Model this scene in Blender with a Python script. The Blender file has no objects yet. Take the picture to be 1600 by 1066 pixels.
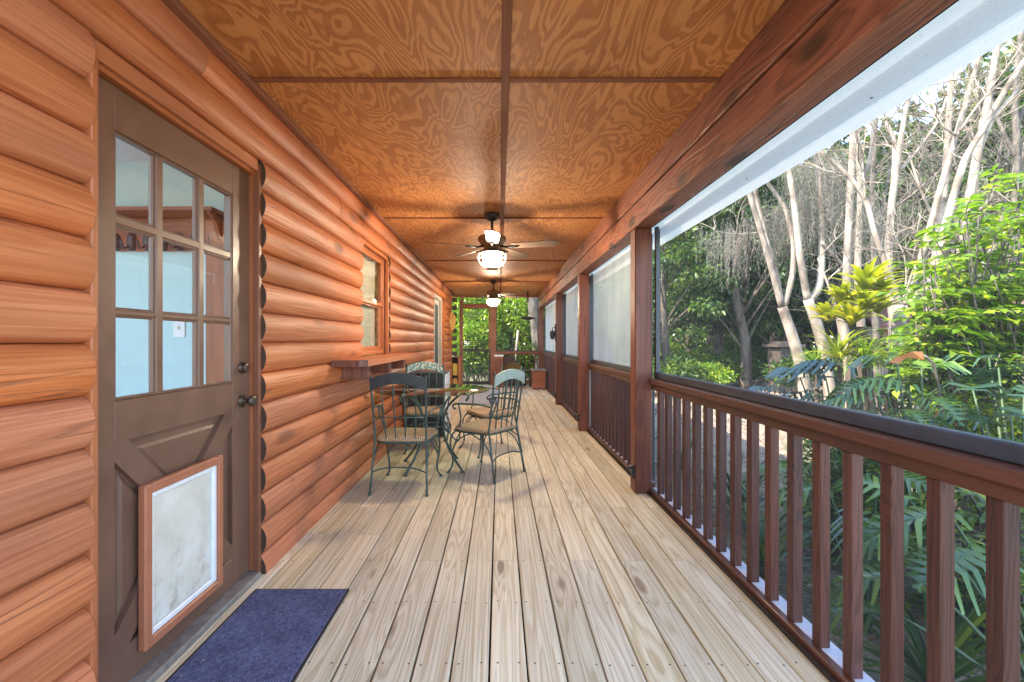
import bpy, bmesh, math, random
import numpy as np
from mathutils import Vector, Matrix
random.seed(7); rng = np.random.default_rng(7)
scene = bpy.context.scene
COL = scene.collection
PI = math.pi
F, CX, CY, CH = 711.0, 780.0, 533.0, 1.2          # focal length (px of the 1600 px photo), vanishing point, eye height

# ------------------------------------------------------------------ node helpers
class NT:
    def __init__(s, name):
        s.m = bpy.data.materials.new(name); s.m.use_nodes = True
        s.t = s.m.node_tree; s.t.nodes.clear()
        s.out = s.n('ShaderNodeOutputMaterial')
    def n(s, ty, **kw):
        nd = s.t.nodes.new(ty)
        for k, v in kw.items(): setattr(nd, k, v)
        return nd
    def l(s, a, b): s.t.links.new(a, b)
    def put(s, sock, v):
        if isinstance(v, bpy.types.NodeSocket): s.l(v, sock)
        else:
            if isinstance(v, (tuple, list)) and sock.type == 'RGBA' and len(v) == 3: v = (*v, 1)
            sock.default_value = v
    def math(s, op, a, b=0.0, c=None, clamp=False):
        nd = s.n('ShaderNodeMath', operation=op, use_clamp=clamp)
        s.put(nd.inputs[0], a); s.put(nd.inputs[1], b)
        if c is not None: s.put(nd.inputs[2], c)
        return nd.outputs[0]
    def mix(s, f, a, b, mode='MIX'):
        nd = s.n('ShaderNodeMix', data_type='RGBA', blend_type=mode)
        s.put(nd.inputs[0], f); s.put(nd.inputs[6], a); s.put(nd.inputs[7], b)
        return nd.outputs[2]
    def noise(s, vec, scale, detail=3, dist=0.0, w=None, rough=.5):
        nd = s.n('ShaderNodeTexNoise', noise_dimensions='4D' if w is not None else '3D')
        s.put(nd.inputs['Vector'], vec); s.put(nd.inputs['Scale'], scale)
        s.put(nd.inputs['Detail'], detail); s.put(nd.inputs['Distortion'], dist); s.put(nd.inputs['Roughness'], rough)
        if w is not None: s.put(nd.inputs['W'], w)
        return nd.outputs[0]
    def obj(s): return s.n('ShaderNodeTexCoord').outputs['Object']
    def vmul(s, v, sc):
        nd = s.n('ShaderNodeVectorMath', operation='MULTIPLY'); s.put(nd.inputs[0], v); s.put(nd.inputs[1], sc); return nd.outputs[0]
    def ramp(s, f, stops, interp='LINEAR'):
        nd = s.n('ShaderNodeValToRGB'); cr = nd.color_ramp; cr.interpolation = interp
        while len(cr.elements) < len(stops): cr.elements.new(.5)
        for e, (p, c) in zip(cr.elements, stops):
            e.position = p; e.color = (*c, 1) if len(c) == 3 else c
        s.put(nd.inputs[0], f); return nd.outputs[0]
    def rng(s, f, a, b, c=0.0, d=1.0):
        nd = s.n('ShaderNodeMapRange'); s.put(nd.inputs[0], f)
        for i, v in enumerate((a, b, c, d)): s.put(nd.inputs[i+1], v)
        return nd.outputs[0]
    def bump(s, h, strength=.3, dist=.01):
        nd = s.n('ShaderNodeBump'); s.put(nd.inputs['Strength'], strength); s.put(nd.inputs['Distance'], dist); s.put(nd.inputs['Height'], h)
        return nd.outputs[0]
    def pbr(s, col, rough=.5, metal=0.0, normal=None, spec=.5, **kw):
        nd = s.n('ShaderNodeBsdfPrincipled')
        s.put(nd.inputs['Base Color'], col); s.put(nd.inputs['Roughness'], rough); s.put(nd.inputs['Metallic'], metal)
        s.put(nd.inputs['Specular IOR Level'], spec)
        if normal is not None: s.l(normal, nd.inputs['Normal'])
        for k, v in kw.items(): s.put(nd.inputs[k.replace('_', ' ')], v)
        s.l(nd.outputs[0], s.out.inputs[0]); return nd
    def island(s): return s.n('ShaderNodeNewGeometry').outputs['Random Per Island']

def pieceid(t):
    a = t.n('ShaderNodeAttribute'); a.attribute_name = 'rnd'
    o = t.n('ShaderNodeObjectInfo').outputs['Random']
    return t.math('ADD', t.math('MULTIPLY', o, 37.0), t.math('MULTIPLY', a.outputs['Fac'], 91.0)), a.outputs['Fac'], o

def wood(name, dark, light, axis=1, across=6.0, along=.35, K=45.0, rough=.5, knot=(.05,.025,.015), knots=.09, fibre=.35,
         vary=.25, blotch=.25, bump=.25, spec=.5, ring=.8, knot_amt=.85, kscale=(4.0, 1.25), cracks=0.0):
    t = NT(name); o = t.obj(); w, rnd, orn = pieceid(t)
    def sc(a, b):
        v = [a, a, a]; v[axis] = b; return tuple(v)
    vor = t.n('ShaderNodeTexVoronoi', voronoi_dimensions='3D')
    cx = t.n('ShaderNodeCombineXYZ'); t.put(cx.inputs[0], t.math('MULTIPLY', w, 3.17)); t.put(cx.inputs[1], t.math('MULTIPLY', w, 7.77)); t.put(cx.inputs[2], t.math('MULTIPLY', w, 1.31))
    av = t.n('ShaderNodeVectorMath', operation='ADD'); t.put(av.inputs[0], t.vmul(o, sc(*kscale))); t.l(cx.outputs[0], av.inputs[1])
    t.put(vor.inputs['Vector'], av.outputs[0]); t.put(vor.inputs['Scale'], 1.0)
    d = vor.outputs['Distance']
    near = t.rng(d, knots*5.0, 0.0)
    n1 = t.noise(t.vmul(o, sc(across, along)), 1.0, 2.5, .35, w, .45)
    n1 = t.math('ADD', n1, t.math('MULTIPLY', t.math('POWER', near, 2.0), .22))
    fr = t.math('FRACT', t.math('MULTIPLY', n1, K/3.0))
    ringv = t.ramp(fr, [(0, (0,0,0)), (.12, (.15,.15,.15)), (.62, (1,1,1)), (.9, (.75,.75,.75)), (1, (0,0,0))])
    fib = t.noise(t.vmul(o, sc(120, 2.2)), 1.0, 2, 0.0, w)
    bl = t.noise(t.vmul(o, sc(3.5, .8)), 1.0, 3, .2, w)
    f = t.math('ADD', t.math('MULTIPLY', ringv, ring), t.math('MULTIPLY', t.math('SUBTRACT', fib, .5), fibre*2.2))
    f = t.math('ADD', f, (1-ring)*.5, clamp=True)
    col = t.mix(f, dark, light)
    col = t.mix(1.0, col, t.ramp(t.rng(bl, .3, .7), [(0, (1-blotch,)*3), (1, (1+blotch*.6,)*3)]), 'MULTIPLY')
    hv = t.n('ShaderNodeHueSaturation'); t.put(hv.inputs['Color'], col)
    rr = t.math('FRACT', t.math('MULTIPLY', w, 7.31))
    t.put(hv.inputs['Value'], t.rng(rr, 0, 1, 1-vary*.6, 1+vary*.5)); t.put(hv.inputs['Saturation'], t.rng(t.math('FRACT', t.math('MULTIPLY', w, 3.17)), 0, 1, 1-vary*.4, 1+vary*.3))
    col = hv.outputs[0]
    kn = t.rng(d, knots, knots*.55)
    col = t.mix(t.math('MULTIPLY', kn, knot_amt, clamp=True), col, knot)
    h = t.math('ADD', t.math('MULTIPLY', ringv, .5), fib)
    if cracks:
        cn = t.noise(t.vmul(o, sc(11, .45)), 1.0, 2.0, .1, w)
        cr = t.rng(t.math('ABSOLUTE', t.math('SUBTRACT', cn, .5)), .009, 0.0)
        cr = t.math('MULTIPLY', cr, t.rng(bl, .5, .62))
        col = t.mix(t.math('MULTIPLY', cr, cracks, clamp=True), col, knot)
        h = t.math('SUBTRACT', h, cr)
    t.pbr(col, t.rng(bl, .3, .7, rough+.08, rough-.08), 0, t.bump(h, bump, .004), spec)
    return t.m

def plain(name, col, rough=.5, metal=0.0, vary=.12, scale=14, bump=.1, spec=.5, **kw):
    t = NT(name); o = t.obj()
    n = t.noise(o, scale, 4, .2)
    c = t.mix(1.0, col, t.ramp(t.rng(n, .3, .7), [(0, (1-vary,)*3), (1, (1+vary,)*3)]), 'MULTIPLY')
    n2 = t.noise(o, scale*9, 2)
    t.pbr(c, t.rng(n, .3, .7, max(.02, rough-.06), min(1, rough+.08)), metal, t.bump(n2, bump, .002), spec, **kw)
    return t.m

def leafmat(name, stops, trans=.35, rough=.4, spec=.35, tcol=(1.25, 1.3, .6)):
    t = NT(name)
    c = t.ramp(t.island(), stops)
    n = t.noise(t.obj(), .9, 2)
    c = t.mix(1.0, c, t.ramp(t.rng(n, .3, .7), [(0, (.72,.74,.72)), (1, (1.25,1.22,1.1))]), 'MULTIPLY')
    b = t.n('ShaderNodeBsdfPrincipled'); t.put(b.inputs['Base Color'], c); t.put(b.inputs['Roughness'], rough); t.put(b.inputs['Specular IOR Level'], spec)
    tr = t.n('ShaderNodeBsdfTranslucent'); t.put(tr.inputs[0], t.mix(1.0, c, tcol, 'MULTIPLY'))
    mx = t.n('ShaderNodeMixShader'); mx.inputs[0].default_value = trans
    t.l(b.outputs[0], mx.inputs[1]); t.l(tr.outputs[0], mx.inputs[2]); t.l(mx.outputs[0], t.out.inputs[0])
    return t.m

M = {}
M['log'] = wood('stained_log', (.38,.098,.032), (.62,.225,.092), 1, across=8, along=.2, K=30, rough=.54, knot=(.20,.075,.04), knots=.20, fibre=.75, vary=.15, blotch=.32, bump=.55, ring=.27, cracks=.75, spec=.4, kscale=(3.6,1.3))
M['log_end'] = plain('log_end_grain', (.055,.028,.018), .7, scale=40)
M['trim'] = wood('orange_trim', (.36,.10,.032), (.54,.185,.07), 1, K=26, rough=.45, knots=.03, vary=.15, ring=.35)
M['trimz'] = wood('orange_trim_upright', (.33,.10,.035), (.50,.17,.066), 2, K=30, rough=.45, knots=.03, vary=.15, ring=.35)
M['ply'] = None
M['deck'] = wood('pine_decking', (.57,.43,.225), (.88,.785,.54), 1, across=9, along=.2, K=46, rough=.62, knot=(.25,.15,.08), knots=.11, fibre=.55, vary=.24, blotch=.2, bump=.45, ring=.60, knot_amt=.75, kscale=(4.5,1.1), cracks=.25, spec=.3)
M['beam'] = wood('cedar_beam', (.15,.046,.024), (.34,.112,.054), 1, across=6, along=.3, K=40, rough=.5, knot=(.022,.011,.008), knots=.25, fibre=.7, vary=.2, blotch=.35, bump=.8, cracks=1.0, kscale=(4.5,1.9))
M['post'] = wood('stained_post', (.11,.032,.019), (.20,.062,.036), 2, across=6, along=.3, K=36, rough=.48, knots=.09, knot=(.05,.02,.015), vary=.15, blotch=.25, bump=.5)
M['post_x'] = wood('stained_header', (.20,.055,.026), (.32,.10,.045), 0, across=6, along=.3, K=36, rough=.5, knots=.08, knot=(.05,.02,.015), vary=.15, blotch=.25, bump=.4)
M['rail'] = wood('stained_rail', (.075,.029,.018), (.135,.052,.032), 1, across=8, along=.3, K=30, rough=.36, knots=.04, vary=.1, blotch=.2, bump=.3, fibre=.4, ring=.5)
M['bal'] = wood('stained_baluster', (.045,.016,.013), (.105,.034,.024), 2, across=16, along=.7, K=44, rough=.5, knots=.10, knot=(.045,.015,.015), vary=.3, blotch=.35, bump=.6, kscale=(6,2.5))
M['door'] = plain('brown_door_paint', (.165,.086,.056), .40, vary=.13, scale=7, bump=.12)
M['door_r'] = plain('red_brown_jamb', (.21,.075,.038), .42, vary=.12, scale=6)
M['groove'] = plain('dark_groove', (.02,.012,.008), .8)
M['pet'] = plain('terracotta_plastic_frame', (.40,.145,.075), .4, vary=.06)
M['white'] = plain('white_enamel', (.78,.79,.79), .35, vary=.05)
M['alum'] = plain('white_aluminium', (.80,.81,.80), .42, vary=.06, scale=25)
M['blackm'] = plain('black_metal', (.018,.018,.02), .4, vary=.2)
M['frame'] = plain('slate_screen_frame', (.05,.062,.08), .38, vary=.15)
M['bronze'] = plain('bronze_metal', (.055,.035,.022), .35, .7, vary=.2)
M['dbl'] = plain('dark_bronze_knob', (.09,.065,.048), .35, .6, vary=.2)
M['grey_sill'] = plain('worn_threshold', (.22,.19,.165), .65, vary=.35, scale=20)
M['blue_wall'] = plain('pale_blue_paint', (.50,.70,.71), .6, vary=.03, scale=3)
M['ceil_white'] = plain('white_ceiling_paint', (.8,.8,.8), .7, vary=.02)
M['sage'] = plain('sage_enamel', (.38,.45,.37), .38, vary=.1, scale=20)
M['charcoal'] = plain('charcoal_enamel', (.035,.045,.05), .38, vary=.15, scale=20)
M['brownen'] = plain('bronze_enamel', (.075,.055,.03), .4, vary=.2, scale=20)
M['iron'] = plain('green_wrought_iron', (.055,.095,.085), .42, .2, vary=.3, scale=30)
M['concrete_mat'] = plain('grey_rug', (.40,.41,.44), .9, vary=.1, scale=60, bump=.4)

def mk_ply():
    t = NT('rotary_cut_plywood'); o = t.obj(); w, rnd, orn = pieceid(t)
    n1 = t.noise(t.vmul(o, (2.7, .95, 1)), 1.0, 3.0, 1.1, w, .48)
    nf = t.noise(t.vmul(o, (22, 9, 9)), 1.0, 2, .3, w)
    v = t.math('ADD', n1, t.math('MULTIPLY', nf, .018))
    fr = t.math('FRACT', t.math('MULTIPLY', v, 21.0))
    band = t.ramp(fr, [(0, (0,0,0)), (.10, (.9,.9,.9)), (.42, (1,1,1)), (.60, (.2,.2,.2)), (1, (0,0,0))])
    fib = t.noise(t.vmul(o, (170, 5, 5)), 1.0, 2, 0, w)
    bl = t.noise(o, 1.3, 3, .4, w)
    f = t.math('ADD', t.math('MULTIPLY', band, .8), t.math('MULTIPLY', t.math('SUBTRACT', fib, .42), .7), clamp=True)
    c = t.mix(f, (.39,.15,.046), (.63,.30,.11))
    c = t.mix(1.0, c, t.ramp(t.rng(bl, .3, .72), [(0, (.82,.80,.78)), (1, (1.12,1.12,1.12))]), 'MULTIPLY')
    t.pbr(c, .58, 0, t.bump(t.math('ADD', fib, band), .2, .002), .35)
    return t.m
M['ply'] = mk_ply()

def mk_rush():
    t = NT('woven_rush'); o = t.obj()
    sx = t.n('ShaderNodeSeparateXYZ'); t.l(o, sx.inputs[0])
    ax = t.math('ABSOLUTE', sx.outputs[0]); ay = t.math('ABSOLUTE', sx.outputs[1])
    sel = t.math('GREATER_THAN', ax, ay)
    co = t.n('ShaderNodeMix', data_type='FLOAT'); t.put(co.inputs[0], sel); t.put(co.inputs[2], sx.outputs[0]); t.put(co.inputs[3], sx.outputs[1])
    n = t.noise(o, 25, 2)
    s = t.math('SINE', t.math('ADD', t.math('MULTIPLY', co.outputs[0], 420.0), t.math('MULTIPLY', n, 3)))
    c = t.mix(t.rng(s, -1, 1), (.20,.11,.05), (.78,.58,.37))
    c = t.mix(1.0, c, t.ramp(t.noise(o, 60, 2), [(.3, (.75,.7,.65)), (.7, (1.15,1.15,1.1))]), 'MULTIPLY')
    c = t.mix(t.math('MULTIPLY', sel, .28), c, (.30,.17,.09))
    t.pbr(c, .65, 0, t.bump(s, .6, .004), .3); return t.m
M['rush'] = mk_rush()

def mk_mosaic():
    t = NT('mosaic_crest'); o = t.obj()
    v = t.n('ShaderNodeTexVoronoi'); t.put(v.inputs['Vector'], o); v.inputs['Scale'].default_value = 70
    sp = t.n('ShaderNodeSeparateColor'); t.l(v.outputs['Color'], sp.inputs[0])
    c = t.ramp(sp.outputs[0], [(0, (.05,.12,.10)), (.35, (.13,.26,.20)), (.5, (.45,.5,.42)), (.72, (.10,.2,.16)), (.85, (.5,.35,.25)), (1, (.6,.62,.55))], 'CONSTANT')
    t.pbr(c, .4); return t.m
M['mosaic'] = mk_mosaic()

def mk_glass(name, tint=(.95,.98,.97), rough=.0, bright=1.0):
    # thin window pane: clear transmission with a fresnel reflection
    t = NT(name)
    tr = t.n('ShaderNodeBsdfTransparent'); t.put(tr.inputs[0], tint)
    gl = t.n('ShaderNodeBsdfGlossy'); gl.inputs['Roughness'].default_value = rough
    fr = t.n('ShaderNodeFresnel'); t.l(t.rng(t.n('ShaderNodeNewGeometry').outputs['Backfacing'], 0, 1, 1.5, 1/1.5), fr.inputs[0])
    mx = t.n('ShaderNodeMixShader'); t.l(t.math('MULTIPLY', fr.outputs[0], bright, clamp=True), mx.inputs[0]); t.l(tr.outputs[0], mx.inputs[1]); t.l(gl.outputs[0], mx.inputs[2])
    t.l(mx.outputs[0], t.out.inputs[0]); return t.m
M['glass'] = mk_glass('window_glass')
M['tglass'] = mk_glass('green_table_glass', (.80,.90,.85), .02, 1.6)

def mk_mesh(name, cover, col):
    # woven insect screen: fine wires hide more of what is behind the more slanting one looks through them
    t = NT(name)
    lw = t.n('ShaderNodeLayerWeight'); lw.inputs[0].default_value = .5
    cos = t.math('MAXIMUM', t.math('SUBTRACT', 1.0, lw.outputs['Facing']), .06)
    fac = t.math('SUBTRACT', 1.0, t.math('POWER', 1-cover, t.math('DIVIDE', 1.0, cos)))
    o = t.obj(); n = t.noise(t.vmul(o, (1, 1.5, .5)), 2.0, 2)
    c = t.mix(1.0, col, t.ramp(n, [(.3, (.88,.88,.88)), (.7, (1.08,1.08,1.08))]), 'MULTIPLY')
    tr = t.n('ShaderNodeBsdfTransparent')
    di = t.n('ShaderNodeBsdfDiffuse'); t.put(di.inputs[0], c)
    tl = t.n('ShaderNodeBsdfTranslucent'); t.put(tl.inputs[0], c)
    m1 = t.n('ShaderNodeMixShader'); m1.inputs[0].default_value = .5; t.l(di.outputs[0], m1.inputs[1]); t.l(tl.outputs[0], m1.inputs[2])
    mx = t.n('ShaderNodeMixShader'); t.l(fac, mx.inputs[0]); t.l(tr.outputs[0], mx.inputs[1]); t.l(m1.outputs[0], mx.inputs[2])
    t.l(mx.outputs[0], t.out.inputs[0]); return t.m
M['mesh'] = mk_mesh('insect_screen', .045, (.30,.33,.32))
M['mesh_far'] = mk_mesh('dense_shade_screen', .23, (.60,.63,.61))
M['mesh_low'] = mk_mesh('insect_screen_low', .045, (.26,.28,.28))
M['mesh_end'] = mk_mesh('insect_screen_end', .07, (.4,.42,.4))

def mk_vinyl():
    t = NT('white_vinyl_sheet'); o = t.obj(); n = t.noise(o, 30, 3); sp = t.noise(o, 160, 1)
    c = t.mix(t.rng(sp, .72, .76), t.mix(n, (.80,.83,.78), (.89,.91,.86)), (.5,.5,.48))
    d = t.n('ShaderNodeBsdfPrincipled'); t.put(d.inputs['Base Color'], c); d.inputs['Roughness'].default_value = .4
    tl = t.n('ShaderNodeBsdfTranslucent'); t.put(tl.inputs[0], c); mx = t.n('ShaderNodeMixShader'); mx.inputs[0].default_value = .5
    t.l(d.outputs[0], mx.inputs[1]); t.l(tl.outputs[0], mx.inputs[2]); t.l(mx.outputs[0], t.out.inputs[0]); return t.m
M['vinyl'] = mk_vinyl()
def mk_emit(name, col, s):
    t = NT(name); e = t.n('ShaderNodeEmission'); t.put(e.inputs[0], col); e.inputs[1].default_value = s; t.l(e.outputs[0], t.out.inputs[0]); return t.m
M['lamp'] = mk_emit('lit_globe', (1.0,.82,.60), 70.0)

def mk_flap():
    t = NT('dirty_vinyl_flap'); o = t.obj()
    n = t.noise(o, 5, 5, .4, rough=.6); n2 = t.noise(o, 12, 5, .3, rough=.75)
    sx = t.n('ShaderNodeSeparateXYZ'); t.l(o, sx.inputs[0])
    low = t.rng(sx.outputs[2], .5, .15)
    c = t.mix(t.rng(n, .35, .7), (.60,.57,.48), (.76,.75,.68))
    g = t.math('MULTIPLY', t.rng(n2, .5, .68), low)
    c = t.mix(t.math('MULTIPLY', g, .6), c, (.24,.18,.11)); t.pbr(c, .45, 0, t.bump(n, .2, .004)); return t.m
M['flap'] = mk_flap()

def mk_rug():
    t = NT('ribbed_blue_mat'); o = t.obj()
    sx = t.n('ShaderNodeSeparateXYZ'); t.l(o, sx.inputs[0])
    s = t.math('SINE', t.math('MULTIPLY', sx.outputs[0], 620.0))
    n = t.noise(o, 75, 3, rough=.7); b = t.noise(o, 6, 4)
    c = t.mix(t.math('ADD', t.math('MULTIPLY', t.math('SUBTRACT', n, .28), 1.5), t.math('MULTIPLY', s, .16), clamp=True), (.045,.052,.115), (.25,.27,.41))
    c = t.mix(1.0, c, t.ramp(b, [(.3, (.8,.8,.8)), (.7, (1.2,1.2,1.2))]), 'MULTIPLY')
    sp = t.noise(o, 55, 1); c = t.mix(t.rng(sp, .77, .80), c, (.5,.45,.38))
    t.pbr(c, .95, 0, t.bump(t.math('ADD', n, s), .5, .003), .1); return t.m
M['rug'] = mk_rug()

def mk_ground():
    t = NT('leaf_litter_ground'); o = t.obj()
    n = t.noise(o, .35, 4, .3); n2 = t.noise(o, 9, 5, 0, rough=.7); n3 = t.noise(o, 45, 3)
    c = t.mix(t.rng(n2, .35, .65), (.13,.10,.065), (.32,.26,.18))
    c = t.mix(t.rng(n3, .45, .7), c, (.34,.28,.21))
    c = t.mix(t.rng(n, .52, .62), c, (.075,.11,.03))
    t.pbr(c, .9, 0, t.bump(t.math('ADD', n2, n3), .8, .05), .2); return t.m
M['ground'] = mk_ground()
def mk_sand():
    t = NT('pale_sand_path'); o = t.obj()
    n2 = t.noise(o, 5, 5, 0, rough=.7); n3 = t.noise(o, 50, 3)
    c = t.mix(t.rng(n2, .35, .65), (.17,.13,.09), (.30,.24,.185)); c = t.mix(t.rng(n3, .55, .75), c, (.2,.14,.09))
    t.pbr(c, .9, 0, t.bump(n3, .6, .03), .2); return t.m
M['sand'] = mk_sand()
def mk_bark(name, a, b, sc=9, stretch=.25):
    t = NT(name); o = t.obj()
    n = t.noise(t.vmul(o, (1, 1, stretch)), sc, 4, .4, rough=.6); n2 = t.noise(o, 2.2, 3)
    c = t.mix(t.rng(n, .35, .65), a, b); c = t.mix(t.rng(n2, .5, .68), c, tuple(x*.55 for x in a))
    t.pbr(c, .8, 0, t.bump(n, .5, .02), .25); return t.m
M['bark_pale'] = mk_bark('smooth_pale_bark', (.18,.135,.10), (.38,.315,.24), 7, .3)
M['bark_dark'] = mk_bark('dark_bark', (.05,.038,.028), (.13,.10,.075), 9, .2)
M['bark_grey'] = mk_bark('grey_bark', (.07,.057,.045), (.17,.14,.11), 12, .3)
M['moss'] = leafmat('spanish_moss', [(0, (0.1307,0.1176,0.0979)), (.5, (0.2222,0.1980,0.1669)), (1, (0.3006,0.2722,0.2303))], .3, .8, .1, (1,1,1))
M['lf_dark'] = leafmat('evergreen_leaves', [(0, (0.0140,0.0340,0.0079)), (.5, (0.0273,0.0607,0.0119)), (.85, (0.0546,0.0972,0.0165)), (1, (0.0936,0.1377,0.0264))], .35)
M['lf_mid'] = leafmat('mid_green_leaves', [(0, (0.0252,0.0567,0.0099)), (.5, (0.0504,0.1013,0.0165)), (.85, (0.0924,0.1539,0.0231)), (1, (0.1848,0.2187,0.0396))], .4)
M['lf_bright'] = leafmat('bright_green_leaves', [(0, (0.0629,0.1230,0.0101)), (.4, (0.1131,0.2049,0.0167)), (.8, (0.2011,0.2971,0.0251)), (1, (0.3772,0.3894,0.0419))], .5, .3, .5)
M['lf_yell'] = leafmat('yellow_green_straps', [(0, (0.1344,0.1764,0.0168)), (.5, (0.2856,0.3192,0.0210)), (1, (0.4620,0.4200,0.0336))], .45, .35, .5, (1.2,1.15,.5))
M['lf_gold'] = leafmat('golden_autumn_leaves', [(0, (0.0960,0.0720,0.0180)), (.5, (0.1560,0.1200,0.0300)), (1, (0.0840,0.0900,0.0240))], .4)
M['lf_blue'] = leafmat('blue_green_leaves', [(0, (0.0248,0.0585,0.0428)), (.5, (0.0425,0.0930,0.0640)), (1, (0.0709,0.1330,0.0854))], .12, .28, .8, (.9,1.2,.7))
M['lf_deep'] = leafmat('deep_green_leaves', [(0, (0.0535,0.1125,0.0234)), (.7, (0.1215,0.2156,0.0390)), (1, (0.2187,0.3000,0.0520))], .2, .3, .6)
M['litter'] = leafmat('dry_leaves', [(0, (0.0900,0.0540,0.0270)), (.5, (0.2160,0.1440,0.0810)), (1, (0.3780,0.2970,0.2070))], .1, .7, .1, (1,1,1))
M['dry'] = leafmat('dry_frond', [(0, (.38,.13,.035)), (1, (.45,.17,.05))], .3, .5, .3, (1.1,.9,.6))
M['grass'] = leafmat('grass_blades', [(0, (0.0240,0.0540,0.0120)), (.6, (0.0540,0.0900,0.0180)), (1, (0.1200,0.1200,0.0480))], .35)
M['red'] = plain('red_glazed_pot', (.42,.05,.03), .3)
M['shed'] = plain('dark_brown_boards', (.06,.042,.032), .7, vary=.3)
M['roofred'] = plain('weathered_red_shingles', (.22,.10,.075), .8, vary=.3, scale=6, bump=.6)
M['housewall'] = plain('tan_siding', (.30,.2,.13), .7)
M['fence'] = plain('grey_fence_boards', (.22,.20,.19), .8, vary=.25)
M['straw'] = plain('straw', (.55,.32,.10), .7, vary=.25, scale=60, bump=.6)
M['yellow'] = plain('yellow_tin', (.6,.42,.08), .5)
M['leafstem'] = plain('green_leaf_stalk', (.05,.085,.03), .6)
M['sill'] = plain('pale_worn_sill', (.52,.50,.52), .5, vary=.15)  # pale colour holds the sky's reflection on the weathered rail top
M['greydoor'] = plain('grey_beige_door_paint', (.42,.39,.34), .45, vary=.05)
M['blind'] = plain('cream_blind', (.72,.66,.56), .6, vary=.04)

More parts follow.
